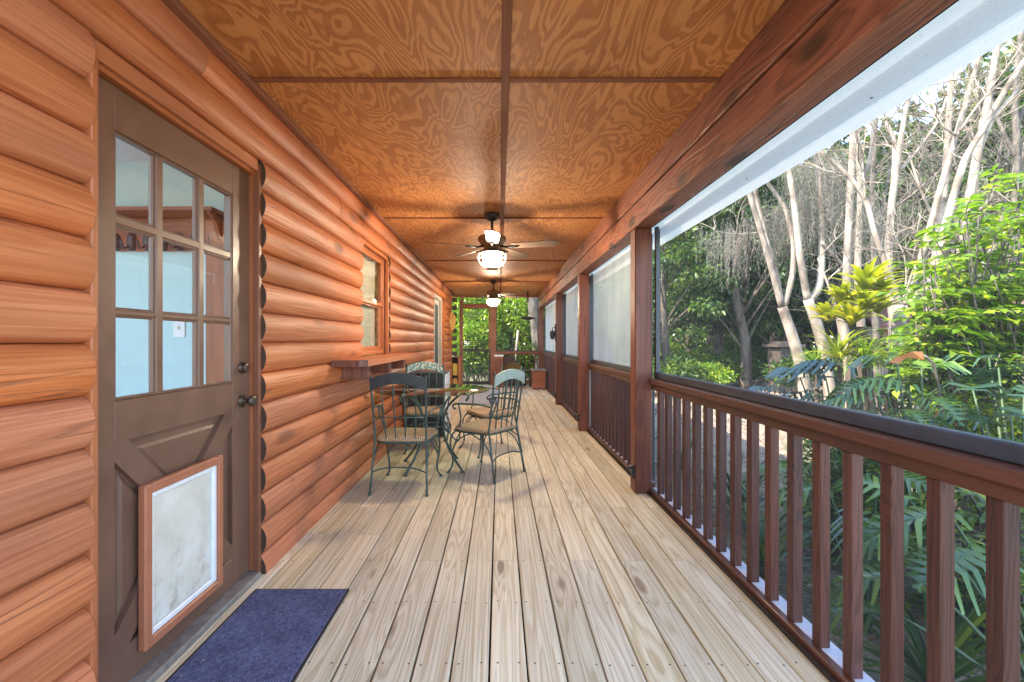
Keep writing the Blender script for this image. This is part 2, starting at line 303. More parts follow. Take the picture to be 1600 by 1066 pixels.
# ------------------------------------------------------------------ mesh builder
class MB:
    def __init__(s): s.v = []; s.f = []; s.mi = []; s.r = []; s.sm = []
    def add(s, vs, fs, mi=0, r=None, smooth=False):
        b = len(s.v); s.v += [tuple(p) for p in vs]
        if r is None: r = random.random()
        for f in fs: s.f.append(tuple(b+i for i in f)); s.mi.append(mi); s.r.append(r); s.sm.append(smooth)
        return s
    def box(s, x0, x1, y0, y1, z0, z1, mi=0, c=.003, r=None):
        """box with chamfered edges"""
        x0, x1 = min(x0,x1), max(x0,x1); y0, y1 = min(y0,y1), max(y0,y1); z0, z1 = min(z0,z1), max(z0,z1)
        c = min(c, (x1-x0)*.3, (y1-y0)*.3, (z1-z0)*.3)
        vs = []; idx = {}
        for X, sx in ((x0, 1), (x1, -1)):
            for Y, sy in ((y0, 1), (y1, -1)):
                for Z, sz in ((z0, 1), (z1, -1)):
                    k = (sx, sy, sz)
                    idx[k, 0] = len(vs); vs.append((X, Y+sy*c, Z+sz*c))
                    idx[k, 1] = len(vs); vs.append((X+sx*c, Y, Z+sz*c))
                    idx[k, 2] = len(vs); vs.append((X+sx*c, Y+sy*c, Z))
        fs = []
        S = (1, -1)
        for a in range(3):
            u, w = (a+1) % 3, (a+2) % 3
            for sa in S:
                q = []
                for su, sw in ((1,1), (-1,1), (-1,-1), (1,-1)):
                    k = [0,0,0]; k[a] = sa; k[u] = su; k[w] = sw; q.append(idx[tuple(k), a])
                fs.append(q if sa == -1 else q[::-1])
            for su in S:           # edges along a
                for sw in S:
                    k0 = [0,0,0]; k0[a] = 1; k0[u] = su; k0[w] = sw; k1 = list(k0); k1[a] = -1
                    q = [idx[tuple(k0), u], idx[tuple(k1), u], idx[tuple(k1), w], idx[tuple(k0), w]]
                    fs.append(q if su*sw == 1 else q[::-1])
        for k in [(a,b,d) for a in S for b in S for d in S]:
            q = [idx[k,0], idx[k,1], idx[k,2]]; fs.append(q if k[0]*k[1]*k[2] == -1 else q[::-1])
        return s.add(vs, fs, mi, r)
    def tube(s, pts, rad, n=8, mi=0, smooth=True, caps=True, r=None, sub=0):
        pts = [Vector(p) for p in pts]
        rads = list(rad) if isinstance(rad, (list, tuple)) else [rad]*len(pts)
        if sub:
            P = []; R = []
            for i in range(len(pts)-1):
                p0, p1, p2, p3 = pts[max(i-1,0)], pts[i], pts[i+1], pts[min(i+2, len(pts)-1)]
                for k in range(sub):
                    u = k/sub
                    P.append(.5*((2*p1)+(-p0+p2)*u+(2*p0-5*p1+4*p2-p3)*u*u+(-p0+3*p1-3*p2+p3)*u**3)); R.append(rads[i]*(1-u)+rads[i+1]*u)
            P.append(pts[-1]); R.append(rads[-1]); pts, rads = P, R
        t = (pts[1]-pts[0]).normalized()
        a = t.orthogonal().normalized(); vs = []; fs = []
        for i, p in enumerate(pts):
            if i == 0: d = pts[1]-pts[0]
            elif i == len(pts)-1: d = pts[-1]-pts[-2]
            else: d = pts[i+1]-pts[i-1]
            d.normalize(); a = (a - d*a.dot(d)).normalized(); b = d.cross(a)
            for k in range(n):
                th = 2*PI*k/n; vs.append(p+(a*math.cos(th)+b*math.sin(th))*rads[i])
        for i in range(len(pts)-1):
            for k in range(n):
                k2 = (k+1) % n; fs.append((i*n+k, i*n+k2, (i+1)*n+k2, (i+1)*n+k))
        if caps: fs.append(tuple(range(n))[::-1]); fs.append(tuple((len(pts)-1)*n+k for k in range(n)))
        return s.add(vs, fs, mi, r, smooth)
    def lathe(s, prof, n=24, c=(0,0,0), mi=0, smooth=True, caps=True):
        vs = []; fs = []
        for (r, z) in prof:
            for k in range(n):
                th = 2*PI*k/n; vs.append((c[0]+r*math.cos(th), c[1]+r*math.sin(th), c[2]+z))
        for i in range(len(prof)-1):
            for k in range(n):
                k2 = (k+1) % n; fs.append((i*n+k, i*n+k2, (i+1)*n+k2, (i+1)*n+k))
        if caps: fs.append(tuple(range(n))[::-1]); fs.append(tuple((len(prof)-1)*n+k for k in range(n)))
        return s.add(vs, fs, mi, None, smooth)
    def prism(s, poly, axis, a, b, mi=0, r=None, endmi=None, smooth=False):
        """poly: 2D points in the two other axes (in cyclic order), extruded along axis from a to b"""
        n = len(poly)
        def P(u, w, t):
            q = [0,0,0]; q[axis] = t; o = [i for i in range(3) if i != axis]; q[o[0]] = u; q[o[1]] = w; return tuple(q)
        vs = [P(u, w, a) for u, w in poly]+[P(u, w, b) for u, w in poly]
        fs = [(k, (k+1) % n, n+(k+1) % n, n+k) for k in range(n)]
        if r is None: r = random.random()
        s.add(vs, fs, mi, r, smooth)
        s.add(vs, [tuple(range(n))[::-1], tuple(range(n, 2*n))], mi if endmi is None else endmi, r)
        return s
    def build(s, name, mats, parent=None, loc=None, rec=True):
        me = bpy.data.meshes.new(name); me.from_pydata(s.v, [], s.f)
        if not isinstance(mats, (list, tuple)): mats = [mats]
        for m in mats: me.materials.append(m)
        me.polygons.foreach_set('material_index', s.mi)
        me.polygons.foreach_set('use_smooth', s.sm)
        at = me.attributes.new('rnd', 'FLOAT', 'FACE'); at.data.foreach_set('value', s.r)
        if rec:
            bm = bmesh.new(); bm.from_mesh(me); bmesh.ops.recalc_face_normals(bm, faces=bm.faces); bm.to_mesh(me); bm.free()
        me.update()
        o = bpy.data.objects.new(name, me); COL.objects.link(o)
        if parent: o.parent = parent
        if loc: o.location = loc
        return o

def npmesh(name, V, Fidx, mat, parent=None, smooth=False, tri=3):
    V = np.asarray(V, dtype=np.float32).reshape(-1, 3); Fidx = np.asarray(Fidx, dtype=np.int32).reshape(-1, tri)
    me = bpy.data.meshes.new(name); me.vertices.add(len(V)); me.vertices.foreach_set('co', V.ravel())
    me.loops.add(Fidx.size); me.loops.foreach_set('vertex_index', Fidx.ravel())
    me.polygons.add(len(Fidx)); me.polygons.foreach_set('loop_start', np.arange(0, Fidx.size, tri, dtype=np.int32))
    me.polygons.foreach_set('loop_total', np.full(len(Fidx), tri, dtype=np.int32))
    if smooth: me.polygons.foreach_set('use_smooth', np.ones(len(Fidx), dtype=bool))
    me.materials.append(mat); me.update(calc_edges=True); me.validate()
    o = bpy.data.objects.new(name, me); COL.objects.link(o)
    if parent: o.parent = parent
    return o

def tag(o, label=None, cat=None, group=None, kind=None):
    if label: o['label'] = label
    if cat: o['category'] = cat
    if group: o['group'] = group
    if kind: o['kind'] = kind
    return o
def thing(name, label, cat, loc=(0,0,0), rz=0, group=None):
    o = bpy.data.objects.new(name, None); COL.objects.link(o); o.empty_display_size = .1
    o.location = loc; o.rotation_euler = (0, 0, rz); return tag(o, label, cat, group)
def dup(o, parent=None, **kw):
    c = o.copy(); COL.objects.link(c); c.parent = parent
    for ch in list(o.children): dup(ch, c)
    return c
def W(px, py, Y):   # photo pixel + depth -> world point, used only to read real positions off the photograph
    return Vector(((px-CX)/F*Y, Y, CH-(py-CY)/F*Y))
# ================================================================== PORCH SHELL
# ---- deck: one board per strip, butt joints on the joists, gaps between
deck = MB(); nails = MB()
BW = .1395; joists = [1.69+.4*k for k in range(-10, 28)]
for k in range(-9, 9):
    x0 = -.036+BW*k+.003; x1 = -.036+BW*(k+1)-.003
    if k == 8: x1 = 1.19
    cuts = []
    pat = {0: 1, 1: 2, 2: 0, 3: 1, 4: 2, 5: 1, -1: 2, -2: 0, -3: 1, -4: 2, -5: 0, -6: 3, -7: 2, -8: 3, -9: 3, 6: 0, 7: 1, 8: 2}[k]
    base = {0: [3.29, 7.7], 1: [2.49, 6.1, 9.7], 2: [3.29, 2.09-2.4, 6.5, 10.1], 3: [2.82, 5.7, 9.3]}[pat]
    cuts = sorted([-2.4]+[c for c in base if c > -2]+[12.42])
    for a, b in zip(cuts[:-1], cuts[1:]):
        dz = random.uniform(-.0012, .0012)
        deck.box(x0+random.uniform(0, .0012), x1-random.uniform(0, .0012), a+.0015, b-.0015, -.028+dz, dz, 0, .003)
        for j in joists:
            for e in ((a+.03) if a < j < a+.2 else None, j if a+.1 < j < b-.1 else None, (b-.03) if b-.2 < j < b else None):
                if e is None: continue
                for xx in (x0+.022, x1-.022):
                    X = xx+random.uniform(-.006, .006); Y = e+random.uniform(-.008, .008); n = 6
                    nails.add([(X+.0046*math.cos(2*PI*q/n), Y+.0046*math.sin(2*PI*q/n), dz+.0008) for q in range(n)], [tuple(range(n))], 0)
fl = deck.build('porch_floor', [M['deck']]); tag(fl, kind='structure')
M['nail'] = plain('nail_head', (.10,.085,.075), .5, .4)
nl = nails.build('nail_heads', [M['nail']], fl, rec=False); tag(nl, kind='stuff')
jb = MB()
for j in joists: jb.box(-1.3, 1.19, j-.019, j+.019, -.20, -.031, 0)
jb.box(-1.32, 1.26, -2.4, 12.45, -.45, -.205, 0); jb.box(1.195, 1.235, -2.4, 12.45, -.20, -.004, 0)
jo = jb.build('floor_joists', M['groove'], fl)

# ---- ceiling: eight-foot plywood sheets with battens
ce = MB()
ys = [-1.35, 2.17, 4.61, 7.05, 9.49, 12.3]; ys = [-2.71+2.44*i for i in range(7)]; ys[-1] = 12.3
for a, b in zip(ys[:-1], ys[1:]):
    pass
    a2 = max(a, .25)
    if b < .3: continue
    ce.box(-1.24, .03, a2+.001, b-.001, 2.45, 2.462, 0, .001); ce.box(.031, 1.06, a2+.001, b-.001, 2.45, 2.462, 0, .001)
ceil = ce.build('ceiling', M['ply']); tag(ceil, kind='structure')
bt = MB()
bt.box(.011, .049, .25, 12.3, 2.438, 2.4495, 0)
M['batten'] = wood('ceiling_batten', (.20,.07,.034), (.27,.10,.05), 1, K=20, knots=.02, ring=.3, rough=.75, spec=.15)
for y in ys[1:-1]:
    if y > .3: bt.box(-1.17, .009, y-.015, y+.015, 2.4385, 2.4495, 0); bt.box(.051, 1.058, y-.015, y+.015, 2.4385, 2.4495, 0)
bt.box(-1.235, -1.172, .25, 12.3, 2.42, 2.4495, 0)
bt.build('batten', M['batten'], ceil)

# ---- roof over cabin and porch (keeps the sun off)
rf = MB()
rf.prism([(-5.4, 3.9), (1.62, 2.50), (1.62, 2.62), (-5.4, 4.02)], 1, .25, 12.9)
rf.prism([(-5.4, 3.9), (-9.0, 2.6), (-9.0, 2.72), (-5.4, 4.02)], 1, .25, 12.9)
roof = rf.build('roof', M['shed'], None)
roof_mesh = roof

# ---- log cabin: log wall, door, window, far door
cabin = thing('log_cabin', 'orange stained log cabin wall with rounded logs along the left of the porch', 'cabin', (-1.24, 0, 0))
roof.parent = cabin; roof.location = (1.24, 0, 0)
LW = MB()
def logprof(z0, z1, zc0=None, zc1=None):
    """half-round face of one course, clipped to zc0..zc1"""
    pts = []; n = 12
    for i in range(n+1):
        t = i/n; z = z0+(z1-z0)*t
        x = .002+.037*(math.sin(PI*t) ** .58) if 0 < i < n else .002
        pts.append((x, z))
    if zc0 is not None: pts = [p for p in pts if p[1] >= zc0]
    if zc1 is not None: pts = [p for p in pts if p[1] <= zc1]
    return pts
OPEN = [(1.357, 2.345, -1, 2.135), (4.04, 5.04, 1.036, 2.135), (8.42, 9.95, -1, 2.135)]
def logs(YA, YB):
    for k in range(-8, 8):
        z0 = 1.193+.1575*k; z1 = z0+.1575
        segs = [(YA, YB)]
        for (a, b, c, d) in OPEN:
            if z0 < d-.02 and z1 > c+.02:
                ns = []
                for (p, q) in segs:
                    if b <= p or a >= q: ns.append((p, q)); continue
                    if p < a: ns.append((p, a))
                    if q > b: ns.append((b, q))
                segs = ns
        for (p, q) in segs:
            cuts = [p]; y = p
            while y < q-2.5:
                y += random.uniform(2.2, 4.2)
                if y < q-.8 and 1: cuts.append(y)
            cuts.append(q)
            for a, b in zip(cuts[:-1], cuts[1:]):
                pr = logprof(z0+.0012, z1-.0012, max(z0, -.06), None)
                poly = [(-.06, pr[0][1])]+pr+[(-.06, pr[-1][1])]
                poly = [(x-1.24+1.24, z) for x, z in poly]
                r = random.random()
                m = max(1, int((b-a)/.5)); n = len(poly)
                vs = []; fs = []
                ph = random.uniform(0, 9); am = .0022
                for j in range(m+1):
                    yy = a+.0006+(b-a-.0012)*j/m
                    for (x, z) in poly:
                        t_ = (x-.0)/.05
                        vs.append((x+(am*math.sin(yy*2.1+ph)+.001*math.sin(yy*7+ph))*max(0, t_), yy, z))
                for j in range(m):
                    for i in range(n): fs.append((j*n+i, j*n+(i+1) % n, (j+1)*n+(i+1) % n, (j+1)*n+i))
                LW.add(vs, fs, 0, r, True)
                LW.add(vs, [tuple(range(n))[::-1], tuple(m*n+i for i in range(n))], 1, r)
logs(-1.6, 11.35)
bk = MB(); ya = -1.6
for (a, b, c, d) in OPEN+[(11.34, 11.35, -1, 9)]:
    bk.box(-.058, -.032, ya, a-.003, -.06, 2.44, 1, .001)
    if a < 11: bk.box(-.0575, -.0325, a-.002, b+.002, d+.004, 2.44, 1, .001)
    if c > 0: bk.box(-.0575, -.0325, a-.002, b+.002, -.06, c-.004, 1, .001)
    ya = b+.003
LW.v, nb = LW.v, len(LW.v)
LW.f += [tuple(nb+i for i in f) for f in bk.f]; LW.v += bk.v; LW.mi += bk.mi; LW.r += bk.r; LW.sm += bk.sm
lw = LW.build('log_wall', [M['log'], M['log_end']], cabin)
for p in lw.data.polygons:      # keep the back and seams flat
    pass
# trims
tr = MB()
X0 = 0.0   # local x = world + 1.24
def jamb(y0, y1, ztop, zbot, dep=.09):
    tr.box(-dep, -.003, y1-.022, y1-.0005, zbot, ztop-.02, 1); tr.box(-dep, -.003, y0+.0005, y0+.022, zbot, ztop-.02, 1)
    tr.box(-dep, -.004, y0+.001, y1-.001, ztop-.019, ztop-.001, 0)
jamb(*OPEN[0][:2], 2.136, 0.002)
tr.box(-.089, -.005, 1.381, 2.322, 2.048, 2.1155, 0); tr.box(-.0045, .014, 1.381, 2.315, 2.064, 2.118, 0)          # head casing above door
tr.box(-.09, .022, 1.3805, 1.3835, .003, 2.06, 1); tr.box(-.02, .024, 1.358, 1.380, .003, 2.06, 1)           # casing on the hinge side
tr.box(-.012, .018, 2.316, 2.343, .003, 2.10, 2)           # reddish casing on the latch side
tr.build('door_casing', [M['trim'], M['trimz'], M['door_r']], cabin); tr = MB(); jamb(*OPEN[2][:2], 2.136, .002); tr.build('door_casing', [M['trim'], M['trimz'], M['door_r']], cabin); tr = MB(); jamb(*OPEN[1][:2], 2.136, 1.04)
tr.box(-.02, .014, 4.062, 5.018, 2.085, 2.116, 0); tr.box(-.012, .022, 5.0, 5.035, 1.06, 2.084, 1)
tr.build('window_casing', [M['trim'], M['trimz'], M['door_r']], cabin)
th = MB(); th.box(-.10, .03, 1.39, 2.32, .001, .028, 0, .006); th.build('threshold', M['grey_sill'], cabin)

# ---- door
door = bpy.data.objects.new('door', None); COL.objects.link(door); door.parent = cabin; door.location = (-.032, 1.398, 0)   # front face at local x 0, y from the hinge edge
DW, DH = .914, 2.045; Y0 = 1.398
def dy(Y): return Y-Y0
leaf = MB()
TH = .044
gy0, gy1 = dy(1.507), dy(2.174)
leaf.box(-TH, 0, 0, gy0, .03, DH, 0, .002); leaf.box(-TH, 0, gy1, DW, .03, DH, 0, .002)       # stiles
leaf.box(-TH, -.0004, gy0+.0005, gy1-.0005, 1.90, DH, 0, .002); leaf.box(-TH, -.0004, gy0+.0005, gy1-.0005, .86, 1.0, 0, .002); leaf.box(-TH, -.0004, gy0+.0005, gy1-.0005, .03, .16, 0, .002)
# lower field: X shaped bars and four recessed raised panels
ly0, ly1, lz0, lz1 = gy0, gy1, .16, .86
leaf.box(-TH+.002, -.022, ly0+.001, ly1-.001, lz0+.001, lz1-.001, 0, .001)
cyy, czz = (ly0+ly1)/2, (lz0+lz1)/2
def bar(y0, z0, y1, z1, w, x0, x1, mi=0):
    d = Vector((0, y1-y0, z1-z0)).normalized(); nrm = Vector((0, -d.z, d.y))*w/2
    q = [Vector((0, y0, z0))+nrm, Vector((0, y1, z1))+nrm, Vector((0, y1, z1))-nrm, Vector((0, y0, z0))-nrm]
    leaf.add([(x0, p.y, p.z) for p in q]+[(x1, p.y, p.z) for p in q], [(0,1,2,3), (7,6,5,4), (0,4,5,1), (1,5,6,2), (2,6,7,3), (3,7,4,0)], mi)
bar(ly0, lz0, ly1, lz1, .085, -.021, -.0012); bar(ly0, lz1, ly1, lz0, .085, -.0215, -.0016)
for tri in (((ly0, lz1), (ly1, lz1), (cyy, czz)), ((ly0, lz0), (ly1, lz0), (cyy, czz)), ((ly0, lz0), (ly0, lz1), (cyy, czz)), ((ly1, lz0), (ly1, lz1), (cyy, czz))):
    c = Vector((sum(p[0] for p in tri)/3, sum(p[1] for p in tri)/3))
    o_ = [c+(Vector(p)-c)*.70 for p in tri]; i_ = [c+(Vector(p)-c)*.60 for p in tri]
    leaf.add([(-.0225, p.x, p.y) for p in o_]+[(-.0135, p.x, p.y) for p in i_], [(3,4,5), (0,1,4,3), (1,2,5,4), (2,0,3,5)], 0)
leaf.build('door_leaf', [M['door']], door)
cols = [(1.507, 1.684), (1.742, 1.924), (1.983, 2.174)]; rows = [(1.0, 1.283), (1.31, 1.588), (1.626, 1.90)]
mu = MB()
for a, b in ((1.684, 1.742), (1.924, 1.983)):
    mu.box(-.034, -.006, dy(a)+.012, dy(b)-.012, 1.001, 1.899, 0, .005); mu.box(-.03, -.012, dy(a), dy(b), 1.001, 1.899, 0, .006)
for a, b in ((1.283, 1.31), (1.588, 1.626)):
    mu.box(-.0335, -.0065, gy0+.001, gy1-.001, a+.004, b-.004, 0, .004); mu.box(-.0295, -.0125, gy0+.001, gy1-.001, a-.004, b+.004, 0, .005)
for (a, b) in cols:
    for (c, d) in rows:
        pass
mu.box(-.03, -.004, gy0+.0006, gy0+.010, 1.0, 1.9, 0, .003); mu.box(-.03, -.004, gy1-.010, gy1-.0006, 1.0, 1.9, 0, .003)
mu.box(-.03, -.004, gy0+.010, gy1-.010, 1.0006, 1.010, 0, .003); mu.box(-.03, -.004, gy0+.010, gy1-.010, 1.89, 1.8994, 0, .003)
mu.build('muntin', [M['door']], door)
for (a, b) in cols:
    for (c, d) in rows:
        g = MB(); g.box(-.024, -.020, dy(a)-.004, dy(b)+.004, c-.003, d+.003, 0, .0005); g.build('pane', M['glass'], door)
# pet door
pd = MB()
a, b, z0, z1 = dy(1.597), dy(2.05), .105, .69
pd.box(.0005, .032, a, a+.036, z0, z1, 0, .006); pd.box(.0005, .032, b-.036, b, z0, z1, 0, .006)
pd.box(.0005, .0315, a+.036, b-.036, z0, z0+.036, 0, .005); pd.box(.0005, .0315, a+.036, b-.036, z1-.036, z1, 0, .005)
pdo = pd.build('pet_door', M['pet'], door)
pw = MB()
pw.box(.001, .024, a+.0365, a+.048, z0+.0365, z1-.0365, 0, .002); pw.box(.001, .024, b-.062, b-.0365, z0+.0365, z1-.0365, 0, .004)
pw.box(.001, .0235, a+.048, b-.062, z0+.0365, z0+.058, 0, .003); pw.box(.001, .0235, a+.048, b-.062, z1-.055, z1-.0365, 0, .003)
pw.build('inner_frame', M['white'], pdo)
pf = MB(); pf.box(.004, .012, a+.05, b-.064, z0+.06, z1-.057, 0, .001); pf.build('flap', M['flap'], pdo)
hd = MB()
def knobx(mb, y, z, base, L, R):
    prof = [(base, .001), (base, .008), (base*.45, .012), (.011, .016), (.011, L*.6), (R*.9, L*.68), (R, L*.82), (R*.85, L*.96), (R*.3, L)]
    n = 20; vs = []; fs = []
    for (r, x) in prof:
        for q in range(n): vs.append((x, y+r*math.cos(2*PI*q/n), z+r*math.sin(2*PI*q/n)))
    for i in range(len(prof)-1):
        for q in range(n): fs.append((i*n+q, i*n+(q+1) % n, (i+1)*n+(q+1) % n, (i+1)*n+q))
    fs.append(tuple((len(prof)-1)*n+q for q in range(n))); mb.add(vs, fs, 0, None, True)
knobx(hd, dy(2.245), .905, .031, .066, .028); hd.build('handle', M['dbl'], door)
hd = MB(); knobx(hd, dy(2.245), 1.068, .029, .030, .024); hd.build('deadbolt', M['dbl'], door)

# ---- window over the shelf
wr = bpy.data.objects.new('window', None); COL.objects.link(wr); wr.parent = cabin; wr.location = (-.06, 4.062, 1.06)
ww, wh = .956, 1.055
fm = MB()
fm.box(-.03, .03, 0, .035, 0, wh, 1); fm.box(-.03, .03, ww-.035, ww, 0, wh, 1); fm.box(-.03, .0295, .035, ww-.035, 0, .05, 0); fm.box(-.03, .0295, .035, ww-.035, wh-.045, wh, 0)
fm.build('window_frame', [M['trim'], M['trimz']], wr)
for (z0, z1, xo) in ((.05, .53, -.012), (.51, wh-.045, .012)):
    sh = MB()
    sh.box(xo-.015, xo+.011, .036, .075, z0, z1, 1); sh.box(xo-.015, xo+.011, ww-.075, ww-.036, z0, z1, 1)
    sh.box(xo-.015, xo+.0105, .075, ww-.075, z0, z0+.036, 0); sh.box(xo-.015, xo+.0105, .075, ww-.075, z1-.036, z1, 0)
    s_ = sh.build('sash', [M['trim'], M['trimz']], wr)
    g = MB(); g.box(xo-.004, xo, .076, ww-.076, z0+.037, z1-.037, 0, .0005); g.build('pane', M['glass'], s_)
bl = MB()
for i in range(43):
    z = .06+i*.0225
    bl.prism([(-.064, z-.006), (-.061, z-.006), (-.054, z+.018), (-.057, z+.018)], 1, .05, ww-.05)
bl.build('blind', M['blind'], wr)

# ---- white far door
fd = bpy.data.objects.new('door', None); COL.objects.link(fd); fd.parent = cabin; fd.location = (-.03, 8.45, 0); fd['label'] = 'pale far door with black handle at the end of the log wall'
f_ = MB()
f_.box(-.03, .06, 0, .09, 0, 2.10, 0); f_.box(-.03, .06, 1.04, 1.13, 0, 2.10, 0); f_.box(-.03, .0595, .09, 1.04, 2.03, 2.10, 0)
f_.build('door_frame', M['greydoor'], fd)
f_ = MB(); f_.box(-.035, .012, .092, 1.038, .02, 2.028, 0)
for (y0, y1, z0, z1) in ((.2, .93, .15, .5),): f_.box(.0125, .018, y0, y1, z0, z1, 0, .006)
f_.build('door_leaf', M['greydoor'], fd)
f_ = MB(); f_.box(.0125, .016, .22, .91, .62, 1.93, 0); f_.build('pane', M['frame'], fd)
f_ = MB(); f_.box(.0165, .05, .14, .17, .98, 1.1, 0, .01); f_.box(.0165, .04, .14, .17, 1.16, 1.2, 0, .01); f_.build('handle', M['blackm'], fd)
f_ = MB(); f_.box(-.01, .035, 1.26, 1.30, 0, 2.1, 0); f_.box(-.01, .055, 1.32, 1.49, 0, 2.1, 0); f_.build('casing', M['trimz'], fd)

# ---- crossed log corner at the far end: dark log tails with daylight between them
lc = MB()
for k in range(8):
    z = .86+k*.205
    prof = []
    for i in range(10):
        t = i/9*2*PI; prof.append((12.15+.10*math.cos(t), z+.058*math.sin(t)))
    lc.prism([(p[0], p[1]) for p in prof], 0, -.14, .105+.0, 0, None, None, True)
lc.build('corner_logs', M['shed'], cabin)
lc = MB()
for k in range(13):
    z = .05+k*.185
    lc.prism([(11.5+.085*math.cos(t*PI/6), z+.09*math.sin(t*PI/6)) for t in range(12)], 0, -.10, .045, 0, None, 1, True)
lc.build('end_wall_logs', [M['trim'], M['trim']], cabin)

# ---- porch beam, posts
beam = thing('porch_beam', 'knotty red brown timber beam running above the screens on the porch posts', 'beam', (1.06, 0, 2.09))
b_ = MB(); b_.box(0, .14, .25, 12.3, 0, .178, 0, .006)
b_.build('lower_timber', M['beam'], beam)
b_ = MB(); b_.box(-.012, .14, .25, 12.3, .183, .3595, 0, .005); b_.build('upper_timber', M['beam'], beam)
b_ = MB(); b_.box(.141, .172, .25, 12.3, .02, .36, 0); b_.build('fascia', M['groove'], beam)
hb = thing('end_beam', 'red brown header beam across the far end of the porch above the screen door', 'beam', (0, 12.31, 2.386))
b_ = MB(); b_.box(-1.36, 1.22, 0, .12, 0, .09, 0); b_.build('header', M['post_x'], hb)

def bracket():
    b = MB(); b.box(-.02, 0, -.03, .03, -.05, .05, 0, .006)
    b.tube([(-.02, -.01, .03), (-.05, -.012, .03), (-.055, -.012, 0), (-.03, -.012, -.03)], .009, 8, 0, sub=3); return b
posts = [(3.57, 'thick dark red post nearest the camera'), (6.05, 'second red brown post from the camera between the first two hazy screens'), (8.54, 'third red brown post carrying the small lantern'), (12.27, 'far corner post of the porch beside the wooden box seat')]
for i, (y, lab) in enumerate(posts):
    p = thing('porch_post', lab, 'post', (1.13, y+.067, 0), 0, 'timber posts carrying the porch beam')
    m = MB(); m.box(-.064, .070, -.067, .067, 0.001, 2.089, 0, .008); m.build('shaft', M['post'], p)
    if i < 3:
        c = thing('rope_cleat', ['black cleat low on the nearest post', 'black cleat low on the second post', 'black cleat low on the third post'][i], 'cleat', (1.065, y+.03, .17), 0, 'black cleats at the foot of the posts')
        bracket().build('cleat', M['blackm'], c)

# ---- railings
def railing(y0, y1, label, first=None):
    r = thing('railing', label, 'railing', (1.2, y0, 0), 0, 'red brown porch railing sections')
    L = y1-y0
    m = MB(); m.box(-.035, .050, .001, L-.001, .868, .908, 0, .005); m.build('top_rail', M['rail'], r)
    m = MB(); m.box(-.012, .020, .002, L-.002, .822, .8675, 0, .003); m.build('sub_rail', M['rail'], r)
    m = MB(); m.box(-.022, .072, .001, L-.001, .006, .047, 0, .003); m.build('bottom_rail', M['rail'], r)
    m = MB(); m.box(.004, .0700, .001, L-.001, .0475, .0505, 0, .001); m.build('sill_strip', M['sill'], r)  # added strip, paints the sky sheen along the bottom rail
    m = MB(); m.tube([(-.032, .004, .012), (-.032, L-.004, .012)], .010, 8); m.build('floor_seal', M['groove'], r)
    b = first or (y0+.05); proto = None
    while b < y1-.05:
        if proto is None:
            m = MB(); m.box(0, .040, 0, .045, .0475, .8215, 0, .003); proto = m.build('baluster', M['bal'], r); q = proto
        else:
            q = proto.copy(); COL.objects.link(q); q.parent = r
        q.location = (0, b-y0, 0); q.rotation_euler = (0, 0, random.uniform(-.03, .03))
        b += .1553
bays = [(-1.55, 3.568), (3.706, 6.048), (6.186, 8.538), (8.676, 12.268)]
labs = ['long near railing section in front of the open screen', 'second railing section behind the nearest post', 'third railing section between second and third posts', 'farthest side railing section past the third post']
k0 = 1.126-.045-.1553*17
for i, ((a, b), l) in enumerate(zip(bays, labs)): railing(a, b, l, k0 if i == 0 else None)

# ---- screens (frame, upper mesh, lower mesh)
slabs = ['large near porch screen looking out to the bare pale trees', 'second porch screen, hazy, behind the nearest post', 'third porch screen between second and third posts', 'last side porch screen beside the lantern']
for i, ((a, b), l) in enumerate(zip(bays, slabs)):
    s = thing('porch_screen', l, 'screen', (1.235, a, 0), 0, 'insect screens along the porch side')
    L = b-a; m = MB()
    m.box(-.022, .016, .0, L, .909, .958, 0, .005); m.box(.021, .032, .001, .03, .055, .86, 0, .002); m.box(.021, .032, L-.03, L-.001, .055, .86, 0, .002); m.box(-.017, .015, 0, .030, .949, 2.09, 0, .002); m.box(-.017, .015, L-.032, L, .949, 2.09, 0, .002)
    for yy in (L-.016, .016):
        for z in (1.1, 1.45, 1.8, 2.0): m.lathe([(.004, -.001), (.004, .001)], 8, (-.017, yy, z))
    m.build('screen_frame', M['frame'], s)
    m = MB(); m.add([(.012, .01, .93), (.012, L-.01, .93), (.012, L-.01, 2.07), (.012, .01, 2.07)], [(0,1,2,3)]); m.build('upper_mesh', M['mesh' if i == 0 else 'mesh_far'], s)
    m = MB(); m.add([(.035, .01, .05), (.035, L-.01, .05), (.035, L-.01, .89), (.035, .01, .89)], [(0,1,2,3)]); m.build('lower_mesh', M['mesh_low' if i == 0 else 'mesh_far'], s)
# white valance
va = MB()
pv = [(1.242, 2.125), (1.242, 2.072), (1.262, 2.066), (1.338, 2.048), (1.345, 2.040), (1.345, 1.995)]
va.add([(x, y, z) for y in (.25, 12.3) for x, z in pv], [(i, i+1, 7+i, 6+i) for i in range(5)], 0)
v = va.build('vinyl_valance', M['vinyl']); sc_ = MB()
for i in range(15):
    sc_.lathe([(.005, 0), (.006, .002), (.003, .004)], 8, (1.30+random.uniform(-.02, .02), .8+i*.8, 2.054))
vs2 = sc_.build('screw_heads', M['blackm'], v, rec=False); tag(vs2, kind='stuff')
tag(v, 'white valance strip along the top of the porch screens', 'valance')

